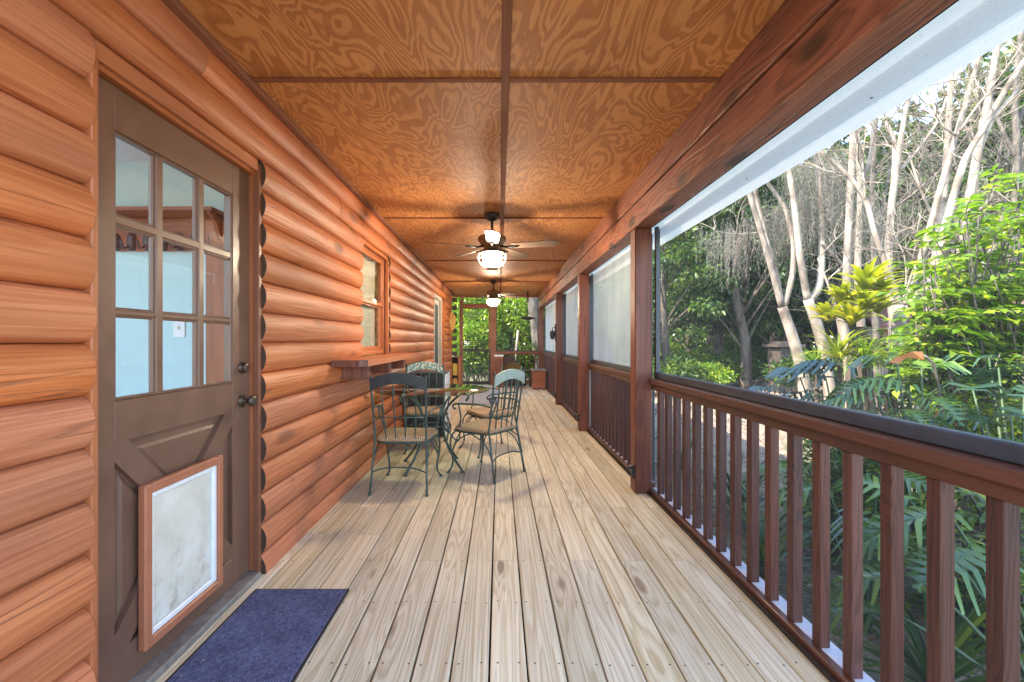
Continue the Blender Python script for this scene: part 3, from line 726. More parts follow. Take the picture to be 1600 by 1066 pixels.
# ---- end wall: screen door, transom, window bay and railing
ed = thing('screen_door', 'reddish framed screen door with push bars at the far end of the porch', 'door', (-.63, 12.34, 0))
m = MB()
m.box(-.45, -.405, 0, .07, 0, 2.30, 0); m.build('door_jamb', M['post'], ed)
m = MB()
m.box(-.404, -.355, .01, .05, .03, 2.155, 0); m.box(.345, .394, .01, .05, .96, 2.155, 0); m.box(-.355, .345, .011, .049, 2.08, 2.155, 0); m.build('door_frame', M['post_x'], ed)
m = MB(); m.box(.345, .394, .01, .05, .03, .958, 0); m.box(-.355, .345, .011, .049, .92, .985, 0); m.box(-.355, .345, .011, .049, .03, .11, 0); m.build('kick_frame', M['blackm'], ed)
for z in (1.05, 1.105, 1.16, 1.215):
    m = MB(); m.tube([(-.36, .0, z), (.35, .0, z)], .006, 8); m.build('push_bar', M['blackm'], ed)
m = MB(); m.add([(-.355, .04, .1), (.345, .04, .1), (.345, .04, 2.09), (-.355, .04, 2.09)], [(0,1,2,3)]); m.build('door_mesh', M['mesh_end'], ed)
m = MB(); m.box(.375, .39, -.03, .0, 1.30, 1.62, 0, .004); m.build('handle', M['trimz'], ed)
tw = thing('transom_screen', 'narrow transom screen above the far screen door', 'screen', (-.63, 12.34, 2.16))
m = MB(); m.box(-.40, .40, .005, .06, .0, .05, 0); m.box(-.40, -.34, .005, .06, .05, .225, 0); m.build('transom_frame', M['post_x'], tw)
m = MB(); m.add([(-.34, .03, .05), (.4, .03, .05), (.4, .03, .225), (-.34, .03, .225)], [(0,1,2,3)]); m.build('transom_mesh', M['mesh_end'], tw)
p = thing('door_post', 'red brown post between the screen door and the end window screen', 'post', (-.155, 12.37, 0))
m = MB(); m.box(-.075, .075, -.055, .07, 0, 2.385, 0, .006); m.build('shaft', M['post_x'], p)
er = thing('end_railing', 'short railing under the screen at the far end of the porch', 'railing', (.49, 12.37, 0))
m = MB(); m.box(-.57, .575, -.04, .04, .87, .915, 0); m.box(-.57, .575, -.02, .02, .84, .869, 0); m.build('top_rail', M['post_x'], er)
m = MB(); m.box(-.57, .575, -.03, .03, .03, .08, 0); m.build('bottom_rail', M['post_x'], er)
pr = None
for i in range(8):
    if pr is None: m = MB(); m.box(-.016, .016, -.018, .018, .081, .8395, 0); pr = m.build('baluster', M['bal'], er); q = pr
    else: q = pr.copy(); COL.objects.link(q); q.parent = er
    q.location = (-.48+.137*i, 0, 0)
es = thing('end_screen', 'large screen panel at the far end right of the screen door', 'screen', (.49, 12.40, .916))
m = MB(); m.box(-.57, .575, -.02, .02, 0, .03, 0); m.box(.555, .575, -.02, .02, .03, 1.47, 0); m.box(-.57, -.55, -.02, .02, .03, 1.47, 0); m.build('screen_frame', M['blackm'], es)
m = MB(); m.add([(-.57, .0, .02), (.57, 0, .02), (.57, 0, 1.47), (-.57, 0, 1.47)], [(0,1,2,3)]); m.build('screen_mesh', M['mesh_end'], es)

# ---- room behind the glazed door
m = MB(); m.box(-4.6, -1.32, 3.05, 3.15, 0, 2.41, 0); w_ = m.build('interior_wall', M['blue_wall']); tag(w_, kind='structure')
m = MB(); m.box(-4.7, -4.6, -1.6, 3.15, 0, 2.41, 0); w_ = m.build('interior_wall', M['blue_wall']); tag(w_, kind='structure')
m = MB(); m.box(-4.6, -1.32, 1.0, 3.05, 2.40, 2.44, 0); w_ = m.build('interior_ceiling', M['ceil_white']); tag(w_, kind='structure')
m = MB(); m.box(-4.6, -1.32, -1.6, 3.05, -.05, 0, 0); w_ = m.build('interior_floor', M['concrete_mat']); tag(w_, kind='structure')
rk = thing('coat_rack', 'dark wooden shelf with black coat hooks on the pale blue wall behind the door glass', 'coat rack', (-2.18, 3.05, 1.8))
m = MB(); m.box(-.42, .38, -.20, -.001, .22, .245, 0); m.build('shelf', M['post_x'], rk)
m = MB(); m.box(-.40, .36, -.025, -.001, .0, .2195, 0); m.build('back_board', M['post_x'], rk)
m = MB(); m.prism([(-.19, .219), (-.03, .219), (-.03, .03), (-.06, .06), (-.12, .16)], 0, .335, .36); m.build('end_bracket', M['post_x'], rk)
for i in range(7):
    m = MB(); x = -.36+.105*i
    m.lathe([(.018, -.06), (.026, -.03), (.026, .03), (.018, .05)], 12, (x, -.035, .06)); m.tube([(x, -.05, .03), (x, -.10, .0), (x, -.12, .05)], .008, 8, sub=3); m.build('hook', M['frame'], rk)
m = MB(); m.box(-1.93, -1.40, 2.99, 3.048, 0, 1.99, 0); c_ = m.build('door_casing', M['trimz']); tag(c_, 'orange wooden board leaning on the blue wall behind the door glass', 'board')
sw = thing('light_switch', 'white light switch on the blue wall seen through the door glass', 'switch', (-2.14, 3.048, 1.29))
m = MB(); m.box(-.04, .04, -.008, 0, -.065, .065, 0); m.build('plate', M['white'], sw)
m = MB(); m.box(-.008, .008, -.018, -.0085, -.012, .012, 0); m.build('toggle', M['blind'], sw)

# ---- shelf under the window with its brackets
sf = thing('window_shelf', 'thick wooden ledge on three dark brackets under the log wall window', 'shelf', (-1.2, 3.3, 1.06))
m = MB()
edge = [(0, 0), (.20, .0), (.255, .05), (.262, .5), (.258, 1.1), (.265, 1.7), (.26, 2.28), (0, 2.28)]
m.add([(x-.02, y, 0) for x, y in edge]+[(x-.02, y, -.048) for x, y in edge], [tuple(range(8)), tuple(range(15, 7, -1))]+[(i, (i+1) % 8, 8+(i+1) % 8, 8+i) for i in range(2, 8)], 0)
m.add([(x-.02, y, 0) for x, y in edge[:3]]+[(x-.02, y, -.048) for x, y in edge[:3]], [(0, 1, 4, 3), (1, 2, 5, 4)], 1)
m.build('shelf_board', [M['trim'], M['post']], sf)
for y in (.17, .85, 1.5):
    m = MB(); m.box(-.03, .195, y, y+.09, -.15, -.0485, 0, .004); m.build('bracket', M['post'], sf)
# ================================================================== FURNITURE
def chair(label, loc, rz, crestmat, full=True):
    c = thing('patio_chair', label, 'chair', loc, rz, 'wrought iron chairs around the glass table')
    R = .0085
    # rush seat with rounded rim
    m = MB(); n = 10; vs = []; fs = []
    rings = [(.94, .398), (1.0, .408), (1.0, .428), (.96, .44), (.80, .436), (.4, .428), (.02, .424)]
    def sq(t, s):
        a = 2*PI*t; ca, sa = math.cos(a), math.sin(a); k = .32
        x = math.copysign(abs(ca)**k, ca); y = math.copysign(abs(sa)**k, sa)
        wx = .225+.018*y
        return (x*wx*s, y*.205*s)
    N = 40
    for (s, z) in rings:
        for q in range(N): x, y = sq((q+.5)/N, s); vs.append((x, y, z))
    for i in range(len(rings)-1):
        for q in range(N): fs.append((i*N+q, i*N+(q+1) % N, (i+1)*N+(q+1) % N, (i+1)*N+q))
    fs.append(tuple(range(N))[::-1]); fs.append(tuple((len(rings)-1)*N+q for q in range(N)))
    m.add(vs, fs, 0, None, True); m.build('seat', M['rush'], c)
    m = MB(); ring = [(*sq((q+.5)/24, .985), .394) for q in range(24)]; m.tube(ring+[ring[0]], .008, 6, 0, caps=False); m.build('seat_frame', M['iron'], c)
    def bk(z, s):    # rear post position
        if z < .42: t = z/.42; return (s*(.225-.02*t), -.27+.075*t, z)
        t = (z-.42)/.5; return (s*(.205+.012*t), -.195-.075*t, z)
    for s in (-1, 1):
        m = MB(); m.tube([bk(z, s) for z in (.006, .14, .28, .42, .6, .76, .93)], [.0085]*7, 8); m.lathe([(.014, 0), (.016, .008), (.009, .02)], 10, bk(0.0, s)); m.build('leg', M['iron'], c)
    for s in (-1, 1):    # cabriole front leg
        m = MB(); m.tube([(s*.205, .175, .40), (s*.232, .215, .34), (s*.232, .225, .24), (s*.212, .215, .12), (s*.218, .23, .05), (s*.24, .255, .008)], R, 8, sub=4); m.lathe([(.015, 0), (.016, .008), (.008, .016)], 10, (s*.24, .255, 0)); m.build('leg', M['iron'], c)
        m = MB(); m.tube([bk(.17, s), (s*.215, -.17, .30), (s*.215, -.03, .375), (s*.215, .05, .39)], .006, 6, sub=4)
        m.tube([(s*.22, .218, .19), (s*.222, .15, .31), (s*.22, .03, .375), (s*.215, -.05, .39)], .006, 6, sub=4); m.build('side_brace', M['iron'], c)
        m = MB(); a = bk(.635, s)
        m.tube([a, (s*.25, -.12, .655), (s*.268, .02, .65), (s*.272, .12, .645), (s*.268, .165, .625), (s*.262, .155, .597), (s*.262, .135, .606)], .0085, 8, sub=4)
        m.tube([(s*.27, .10, .645), (s*.262, .085, .58), (s*.235, .10, .50), (s*.225, .13, .42), (s*.218, .13, .395)], .0075, 8, sub=4); m.build('arm', M['iron'], c)
    m = MB(); m.tube([bk(.17, -1), (-.12, -.225, .20), (0, -.222, .205), (.12, -.225, .20), bk(.17, 1)], .0065, 6, sub=3); m.build('stretcher', M['iron'], c)
    m = MB(); m.tube([(-.224, .215, .20), (-.14, .21, .34), (0, .205, .385), (.14, .21, .34), (.224, .215, .20)], .006, 6, sub=4); m.build('front_brace', M['iron'], c)
    for i in range(4):
        x = -.125+.0833*i; m = MB(); yb = -.195
        m.tube([(x*.9, yb, .40), (x, yb-.02, .55), (x*1.05, yb-.048, .70), (x*1.08, yb-.066, .86)], .0065, 6, sub=2); m.build('spindle', M['iron'], c)
    m = MB(); m.tube([bk(.60, -1), (-.1, -.232, .60), (.1, -.232, .60), bk(.60, 1)], .005, 6); m.build('back_rail', M['iron'], c)
    # crest plate: arched, slightly bowed
    m = MB(); n = 16; vs = []
    for j, off in enumerate((-.007, .007)):
        for i in range(n+1):
            u = -1+2*i/n; x = u*.222; top = .955-.052*u*u; bot = .868-.06*u*u; y = -.268-.012*(1-u*u)+off
            vs += [(x, y, bot+.0), (x, y-.006, top)]
    fs = []; S = 2*(n+1)
    for i in range(n):
        a = 2*i; fs.append((a, a+2, a+3, a+1)); fs.append((S+a, S+a+1, S+a+3, S+a+2)); fs.append((a+1, a+3, S+a+3, S+a+1)); fs.append((a, S+a, S+a+2, a+2))
    fs.append((0, 1, S+1, S)); fs.append((2*n, S+2*n, S+2*n+1, 2*n+1)); m.add(vs, fs, 0, None, False)
    m.build('crest', crestmat, c)
    return c
chair('iron chair with dark charcoal crest nearest the log wall, its back to the camera', (-.77, 3.80, 0), math.radians(-3), M['charcoal'])
chair('iron chair with pale sage green crest and rush seat nearest the railing', (-.12, 4.17, 0), math.radians(53), M['sage'])
chair('iron armchair with bronze brown crest half hidden behind the sage green one', (-.10, 5.0, 0), math.radians(118), M['brownen'])
chair('iron chair with mosaic patterned crest on the far side of the table', (-.82, 5.12, 0), math.radians(192), M['mosaic'])

tb = thing('patio_table', 'round glass topped table on curled wrought iron legs between the chairs', 'table', (-.633, 4.34, 0))
m = MB(); m.lathe([(.53, .731), (.54, .734), (.54, .740), (.535, .743)], 64); m.build('glass_top', M['tglass'], tb)
m = MB(); ring = [(.36*math.cos(2*PI*q/32), .36*math.sin(2*PI*q/32), .722) for q in range(33)]; m.tube(ring, .0085, 8, caps=False)
ring = [(.13*math.cos(2*PI*q/24), .13*math.sin(2*PI*q/24), .40) for q in range(25)]; m.tube(ring, .007, 8, caps=False); m.build('ring', M['iron'], tb)
for k in range(4):
    a = PI/4+k*PI/2+.2; m = MB()
    def pr_(r, z, da=0): return (r*math.cos(a+da), r*math.sin(a+da), z)
    m.tube([pr_(.40, .66), pr_(.425, .69), pr_(.41, .722), pr_(.36, .722), pr_(.26, .66), pr_(.16, .55), pr_(.13, .40), pr_(.17, .25), pr_(.26, .12), pr_(.33, .045), pr_(.36, .008)], .011, 8, sub=4)
    m.tube([pr_(.14, .45, .12), pr_(.20, .33, .12), pr_(.29, .28, .1), pr_(.30, .36, .1), pr_(.24, .38, .1)], .007, 8, sub=4)
    m.lathe([(.018, 0), (.02, .008), (.01, .018)], 12, pr_(.36, 0)); m.build('leg', M['iron'], tb)

# black cooler behind the chairs
cl = thing('mini_fridge', 'black fronted mini fridge with white side against the log wall behind the table', 'fridge', (-.90, 5.88, 0))
m = MB(); m.box(-.24, .24, -.22, .22, .02, .79, 0, .008); m.build('body', M['white'], cl)
m = MB(); m.box(-.243, .225, -.262, -.222, .02, .79, 0, .01); m.build('fridge_door', M['blackm'], cl)
m = MB(); m.box(-.245, .245, -.262, .225, .791, .815, 0, .005); m.build('lid', M['frame'], cl)
m = MB(); m.box(.12, .16, -.285, -.263, .5, .68, 0, .008); m.build('handle', M['blackm'], cl)

# mats
mt = thing('door_mat', 'blue ribbed doormat with thin black edge in front of the brown door', 'doormat', (-.945, 1.80, .003))
m = MB(); m.box(-.215, .215, -.41, .378, 0, .009, 0, .002); m.build('pile', M['rug'], mt)
m = MB(); m.box(-.226, -.2155, -.42, .388, -.001, .006, 0, .001); m.box(.2155, .226, -.42, .388, -.001, .006, 0, .001); m.box(-.2155, .2155, .3785, .388, -.001, .006, 0, .001); m.box(-.2155, .2155, -.42, -.4105, -.001, .006, 0, .001); m.build('rubber_edge', M['blackm'], mt)
mt = thing('floor_rug', 'plain grey rug on the far deck before the screen door', 'rug', (-.40, 9.75, .003))
m = MB(); m.box(-.40, .38, -1.15, 1.15, 0, .010, 0, .003); m.build('pile', M['concrete_mat'], mt)
m = MB(); m.box(-.41, .39, -1.16, 1.16, -.001, .004, 0, .001); m.build('binding', M['blackm'], mt)

# ---- ceiling fans
def fan(label, loc, rot):
    f = thing('ceiling_fan', label, 'ceiling fan', loc, 0, 'ceiling fans with lit caged lamps')    # origin at the ceiling
    m = MB(); m.lathe([(.072, 0), (.072, -.02), (.05, -.06), (.022, -.075)], 24); m.build('canopy', M['blackm'], f)
    m = MB(); m.tube([(0, 0, -.07), (0, 0, -.21)], .012, 12); m.lathe([(.03, -.21), (.022, -.185)], 16); m.build('downrod', M['blackm'], f)
    m = MB(); m.lathe([(.05, -.205), (.135, -.225), (.14, -.26), (.085, -.335), (.07, -.36)], 8, smooth=False); m.build('motor_housing', M['housing'], f)
    for k in range(5):
        a = math.radians(rot+72*k); tilt = math.radians(-13)
        bl_ = MB(); n = 10; vs = []
        u = Vector((math.cos(a), math.sin(a), 0)); v = Vector((-math.sin(a), math.cos(a), 0))*math.cos(tilt)+Vector((0, 0, math.sin(tilt)))
        w = u.cross(v); outline = []
        for (r, h) in ((.20, .045), (.24, .055), (.40, .062), (.56, .068), (.62, .060), (.65, .035), (.662, .0)): outline.append((r, h))
        for (r, h) in ((.65, -.035), (.62, -.060), (.56, -.068), (.40, -.062), (.24, -.055), (.20, -.045)): outline.append((r, h))
        N = len(outline); O = Vector((0, 0, -.325))
        vs = [O+u*r+v*h+w*.003 for r, h in outline]+[O+u*r+v*h-w*.003 for r, h in outline]
        bl_.add(vs, [tuple(range(N)), tuple(range(2*N-1, N-1, -1))]+[(i, (i+1) % N, N+(i+1) % N, N+i) for i in range(N)], 0)
        b_o = bl_.build('blade', M['blade'], f)
        m = MB(); m.tube([O+u*.07+Vector((0,0,.01)), O+u*.15-w*.012, O+u*.21-w*.008, O+u*.27-w*.006], [.011, .010, .014, .010], 8)
        m.build('blade_arm', M['blackm'], b_o)
    lt = MB(); lt.lathe([(.085, -.36), (.125, -.375), (.135, -.385), (.12, -.392)], 28); lt.build('light_collar', M['dbl'], f)
    g = MB(); g.lathe([(.06, -.392), (.085, -.41), (.094, -.44), (.086, -.475), (.062, -.50), (.04, -.512)], 28); gl = g.build('lamp_globe', M['lamp'], f)
    cg = MB()
    for k in range(8):
        a = 2*PI*k/8
        cg.tube([(r*math.cos(a), r*math.sin(a), z) for r, z in ((.13, -.385), (.136, -.42), (.128, -.465), (.10, -.505), (.06, -.53))], .0035, 6, sub=3)
    for (r, z) in ((.136, -.42), (.124, -.475)):
        ring = [(r*math.cos(2*PI*q/28), r*math.sin(2*PI*q/28), z) for q in range(29)]; cg.tube(ring, .0035, 6, caps=False)
    cg.lathe([(.062, -.525), (.065, -.535), (.06, -.55), (.03, -.555)], 20)
    cg.build('lamp_cage', M['cage'], f)
    return f
M['housing'] = plain('satin_bronze_housing', (.22,.15,.09), .42, .6, vary=.05)
M['blade'] = plain('dark_fan_blade', (.11,.075,.055), .38, vary=.1)
M['cage'] = plain('champagne_wire', (.55,.45,.32), .35, .7)
fan('near ceiling fan with five dark blades and a lit caged lamp above the table', (-.07, 4.47, 2.4495), -17)
fan('far ceiling fan with lit lamp near the end of the porch', (-.12, 9.35, 2.4495), 22)

# ---- small things at the far end
st = thing('side_stand', 'small reddish wooden stand with open front left of the screen door', 'stand', (-1.17, 11.75, 0))
m = MB(); m.box(-.22, .20, -.14, .14, .775, .80, 0); m.build('top', M['post_x'], st)
m = MB(); m.box(-.20, -.17, -.12, .12, 0, .7745, 0); m.box(.12, .18, -.12, .12, 0, .7745, 0); m.build('side_panel', M['trimz'], st)
m = MB(); m.box(-.17, .12, -.10, .12, .30, .32, 0); m.box(-.17, .12, -.10, .12, .02, .04, 0); m.box(-.17, .12, .10, .12, .04, .77, 0); m.build('shelf', M['shed'], st)
tn = thing('yellow_tin', 'tall yellow tin inside the small stand by the screen door', 'tin', (-1.13, 11.72, .321))
m = MB(); m.lathe([(.07, 0), (.072, .01), (.07, .28), (.06, .30)], 20); m.build('can', M['yellow'], tn)
tn = thing('amber_jar', 'short amber jar on the bottom shelf of the small stand', 'jar', (-1.13, 11.72, .041))
m = MB(); m.lathe([(.05, 0), (.075, .03), (.075, .14), (.05, .17), (.05, .2)], 20); m.build('jar', M['straw'], tn)
hat = thing('straw_hat', 'golden straw hat hanging on the scalloped log end wall', 'hat', (-1.22, 11.32, 1.66))
m = MB(); vs = []; n = 24
for (r, d) in ((.26, .0), (.22, -.02), (.13, -.03), (.12, -.10), (.07, -.14), (.005, -.145)):
    for q in range(n):
        a = 2*PI*q/n; vs.append((r*math.cos(a)*.55*(1+.15*math.sin(a)), d+.05*math.sin(2*a)*(r > .2)-.03, r*math.sin(a)))
fs = [(i*n+q, i*n+(q+1) % n, (i+1)*n+(q+1) % n, (i+1)*n+q) for i in range(5) for q in range(n)]; m.add(vs, fs, 0, None, True); m.build('brim', M['straw'], hat)
m = MB(); m.tube([(.03, 0, .25), (-.02, .02, .6), (-.02, .02, .75)], .006, 6); m.build('cord', M['straw'], hat)
bn = thing('box_seat', 'dark red wooden box seat with slatted lid in the far right corner', 'box', (.98, 11.35, 0))
m = MB(); m.box(-.16, .16, -.15, .15, .04, .46, 0, .006); m.box(-.10, -.06, -.13, .13, 0, .04, 0); m.box(.06, .10, -.13, .13, 0, .04, 0); m.build('body', M['post_x'], bn)
m = MB()
for i in range(4): m.box(-.185+.095*i, -.10+.095*i, -.18, .18, .461, .50, 0, .006)
m.build('lid', M['grey_sill'], bn)
bc = thing('bench', 'low slatted bench under the far end railing', 'bench', (.50, 12.0, 0))
m = MB()
for i in range(3): m.box(-.30, .36, -.16+.11*i, -.07+.11*i, .42, .45, 0, .005)
m.build('seat', M['shed'], bc)
for x in (-.26, .30):
    m = MB(); m.box(x, x+.05, -.13, .13, 0, .419, 0); m.build('leg', M['shed'], bc)
m = MB(); m.box(-.21, .30, -.02, .02, .12, .17, 0); m.build('stretcher', M['shed'], bc)
cb = thing('grill_cabinet', 'dark brown cabinet with pale top standing right of the screen door', 'cabinet', (-.0, 11.85, 0))
m = MB(); m.box(-.11, .10, -.16, .16, .03, .80, 0, .006); m.box(-.09, .08, -.14, .14, 0, .03, 0); m.build('body', M['post_x'], cb)
m = MB(); m.box(-.12, .11, -.17, .17, .801, .84, 0, .006); m.build('top', M['alum'], cb)
m = MB(); m.box(-.085, .075, -.172, -.161, .08, .75, 0, .004); m.build('cabinet_door', M['post'], cb)
bo = thing('leaning_board', 'brown triangular board leaning on the end railing behind the bronze chair', 'board', (.22, 12.2, 0))
m = MB(); m.prism([(-.10, .0), (.50, 0), (.50, .35), (.12, .80), (-.10, .80)], 1, -.02, .02); m.box(-.10, .5, -.035, -.0205, .30, .35, 0); m.build('panel', M['shed'], bo)
wc = thing('hanging_feeder', 'black shallow dish hanging by a thin cord from the far ceiling', 'bird feeder', (.72, 11.5, 1.78))
m = MB(); m.lathe([(.005, .045), (.10, .03), (.20, .0), (.19, -.012), (.08, -.045), (.005, -.05)], 28); m.build('dish', M['blackm'], wc)
m = MB(); m.tube([(0, 0, .04), (0, 0, .42)], .004, 6); m.build('cord', M['blackm'], wc)
m = MB(); m.lathe([(.012, .40), (.022, .42), (.022, .655), (.008, .669)], 12); m.build('hanger_tube', M['blackm'], wc)
ln = thing('wall_lantern', 'small black lantern fixed to the third porch post', 'lantern', (1.065, 8.56, 1.30))
m = MB(); m.box(-.02, 0, -.03, .03, -.10, .22, 0, .004); m.build('back_plate', M['blackm'], ln)
m = MB(); m.lathe([(.015, .10), (.05, .07), (.05, .05), (.035, -.05), (.02, -.07)], 6, (-.065, 0, 0), smooth=False); m.build('cage', M['blackm'], ln)
m = MB(); m.tube([(-.01, 0, .14), (-.05, 0, .16), (-.065, 0, .10)], .006, 6, sub=3); m.build('hook', M['blackm'], ln)
# ================================================================== GARDEN
GZ = -.55
def unit(a): return a/np.maximum(np.linalg.norm(a, axis=-1, keepdims=True), 1e-6)
def leafmesh(name, P, D, L, Wd, mat, parent=None, up=.6, fold=.35, droop=.15, shape='diamond', N=None):
    """one small folded leaf per point: P base points, D directions, L lengths, Wd widths"""
    n = len(P); P = np.asarray(P, float); D = unit(np.asarray(D, float)); L = np.broadcast_to(L, (n,))[:, None]; Wd = np.broadcast_to(Wd, (n,))[:, None]
    if N is None:
        N = rng.normal(size=(n, 3)); N[:, 2] += up*2.2
    S = unit(np.cross(D, N)); Nn = unit(np.cross(S, D))
    if shape == 'diamond':
        a = P; b = P+D*L*.42+S*Wd*.5+Nn*Wd*fold*.5; c = P+D*L-Nn*L*droop; d = P+D*L*.42-S*Wd*.5+Nn*Wd*fold*.5
        V = np.stack([a, b, c, d], 1).reshape(-1, 3); i = np.arange(n)[:, None]*4
        T = np.concatenate([i+0, i+1, i+2, i+0, i+2, i+3], 1).reshape(-1, 3)
    else:   # oval leaf with a midrib: 8 vertices
        m1 = P+D*L*.33; m2 = P+D*L*.68-Nn*L*droop*.35; tip = P+D*L-Nn*L*droop
        f = Nn*Wd*fold*.5
        r1 = m1+S*Wd*.46+f; r2 = m2+S*Wd*.42+f; l1 = m1-S*Wd*.46+f; l2 = m2-S*Wd*.42+f
        V = np.stack([P, m1, m2, tip, r1, r2, l1, l2], 1).reshape(-1, 3); i = np.arange(n)[:, None]*8
        T = np.concatenate([i+a for a in (0,4,1, 1,4,5, 1,5,2, 2,5,3, 0,1,6, 1,7,6, 1,2,7, 2,3,7)], 1).reshape(-1, 3)
    return npmesh(name, V, T, mat, parent)
def sphere_pts(n, rmin=.0):
    d = unit(rng.normal(size=(n, 3))); r = (rmin+(1-rmin)*rng.random((n, 1)) ** .5); return d*r

# ---- ground
g = MB(); g.add([(-60, -40, GZ), (90, -40, GZ), (90, 120, GZ), (-60, 120, GZ)], [(0,1,2,3)]); go = g.build('ground', M['ground'], rec=False); tag(go, kind='structure')
g = MB(); xs = [1.9, 3.0, 4.4, 6.5, 9.0, 12.5, 18]
pts1 = [(2.4, 30), (3.2, 19), (3.3, 14), (3.0, 10.5), (2.6, 8), (2.4, 5.6), (4.2, 6.5), (5.4, 9), (7.2, 12.0), (10.5, 15.5), (16, 18.5), (22, 20), (22, 23), (13, 20.5), (9, 22), (7.5, 30)]
g.add([(x, y, GZ+.006) for x, y in pts1], [tuple(range(len(pts1)))]); go = g.build('path', M['sand'], rec=False); tag(go, kind='structure')
g = MB(); g.add([(-6, 13.2, GZ+.007), (2.3, 13.2, GZ+.007), (2.3, 19, GZ+.007), (-1, 20, GZ+.007), (-6, 18.5, GZ+.007)], [tuple(range(5))]); go = g.build('path', M['sand'], rec=False); tag(go, kind='structure')
# leaf litter and grass
n = 9000; P = np.column_stack([rng.uniform(1.3, 9, n), rng.uniform(.2, 20, n), GZ+.008+rng.random(n)*.02]); D = rng.normal(size=(n, 3)); D[:, 2] *= .15
o = leafmesh('leaf_litter', P, D, rng.uniform(.03, .09, n), rng.uniform(.015, .04, n), M['litter'], up=2, fold=.5); tag(o, kind='stuff')
n = 16000; x = rng.uniform(1.5, 20, n); y = rng.uniform(1, 30, n); k = (np.sin(x*1.3+np.sin(y*.7)*2)+np.sin(y*.9-x*.4)) > .55; x, y = x[k], y[k]; n = len(x)
P = np.column_stack([x, y, np.full(n, GZ)]); D = rng.normal(size=(n, 3))*.45; D[:, 2] = 1
o = leafmesh('grass', P, D, rng.uniform(.06, .22, n), .012, M['grass'], fold=.1, up=0); tag(o, kind='stuff')

# ---- forest trees: three kinds, copied
def forest_proto(seed, h, cr, mat, nclump, nleaf, base=.25, leafL=.22, trunkr=.16, bark='bark_dark', forks=3):
    r = np.random.default_rng(seed); random.seed(seed)
    t = bpy.data.objects.new('evergreen_tree', None); COL.objects.link(t)
    tm = MB(); top = h*.8; lean = r.normal()*.35
    pts = [(0, 0, -.1), (lean*.1, 0, h*.2), (lean*.35, r.normal()*.15, h*.45), (lean*.7, r.normal()*.3, top)]
    tm.tube(pts, [trunkr*1.25, trunkr, trunkr*.75, trunkr*.2], 9, sub=4)
    cents = []
    for i in range(nclump):
        u = r.random(); z = h*(base+(1-base)*u); w = cr*(math.sin(PI*min(1, (u*.8+.2))) ** .6)*(.35+.65*r.random() ** .5); a = r.uniform(0, 2*PI)
        cents.append((lean*.6*u+w*math.cos(a), w*math.sin(a), z))
    for i in range(0, nclump, 3):
        c = Vector(cents[i]); z0 = max(h*.15, c.z-.25*h); tm.tube([(lean*.4*z0/h, 0, z0), ((c.x)*.5, c.y*.5, (z0+c.z)/2+.1), tuple(c)], [trunkr*.3, trunkr*.18, .015], 5, sub=2)
    tm.build('trunk', M[bark], t)
    P = []; D = []
    for c in cents:
        s = r.uniform(.45, 1.0)*cr*.30; k = int(nleaf*(s/(cr*.3))**1.5)
        q = unit(r.normal(size=(k, 3)))*(.35+.65*r.random((k, 1)))
        P.append(np.array(c)+q*np.array([s*1.25, s*1.25, s*.62])); dd = q.copy(); dd[:, 2] -= .35; D.append(dd+r.normal(size=(k, 3))*.6)
    P = np.concatenate(P); D = np.concatenate(D); n = len(P)
    global rng
    keep = rng; rng = r
    leafmesh('crown', P, D, r.uniform(.6, 1.25, n)*leafL, r.uniform(.38, .6, n)*leafL, mat, t, up=.5)
    rng = keep
    return t
protos = [forest_proto(1, 8.5, 2.4, M['lf_dark'], 64, 150), forest_proto(2, 6.5, 2.0, M['lf_mid'], 56, 150, base=.14, leafL=.2), forest_proto(3, 9.5, 2.5, M['lf_dark'], 70, 140, base=.32, leafL=.24, trunkr=.2), forest_proto(4, 6.5, 2.0, M['lf_bright'], 60, 150, base=.1, leafL=.19)]
used = set()
def forest(kind, x, y, s, label, rz=None, name=None):
    if kind in used: o = dup(protos[kind])
    else: o = protos[kind]; used.add(kind)
    o.location = (x, y, GZ); o.scale = (s, s, s*random.uniform(.92, 1.08)); o.rotation_euler = (0, 0, random.uniform(0, 6.28) if rz is None else rz)
    if name: o.name = name
    tag(o, label, 'tree', 'leafy green trees of the woods behind the porch'); return o
random.seed(5)
wood_label = 'leafy dark green tree in the woods beyond the path'
spots = [ # kind, px, depth, scale
 (1, 1040, 17, 1.0, 'feathery lighter green tree nearest the left edge of the big screen'), (0, 1075, 20, 1.0, None), (2, 1120, 19, .95, None), (1, 1150, 22, 1.1, None), (2, 1165, 16.5, .85, None),
 (0, 1210, 19, 1.0, None), (0, 1255, 22, 1.15, None), (2, 1290, 18, .8, None), (0, 1335, 22, 1.05, None), (2, 1385, 20, .95, None), (0, 1430, 23, 1.3, None), (1, 1475, 21, 1.35, None), (2, 1530, 24, 1.4, None), (0, 1590, 22, 1.45, None), (1, 1650, 22, 1.5, None), (2, 1560, 28, 1.7, None), (0, 1010, 26, 1.2, None), (2, 1110, 28, 1.3, None), (0, 1230, 30, 1.3, None), (2, 1180, 27, 1.2, None),
 (0, 1350, 30, 1.0, None), (0, 1500, 32, 1.0, None),
]
for (k, px, Y, s, lab) in spots: forest(k, (px-CX)/F*Y, Y, s, lab or wood_label)
endl = 'leafy green tree behind the far end of the porch'
for (k, px, Y, s) in [(3, 728, 18, .8), (3, 800, 17.5, .8), (3, 765, 21, 1.0), (0, 835, 22, .9), (0, 700, 23, .9), (0, 780, 28, 1.2), (1, 845, 17.5, .6), (1, 870, 22, 1.0)]:
    forest(k, (px-CX)/F*Y, Y, s, endl)

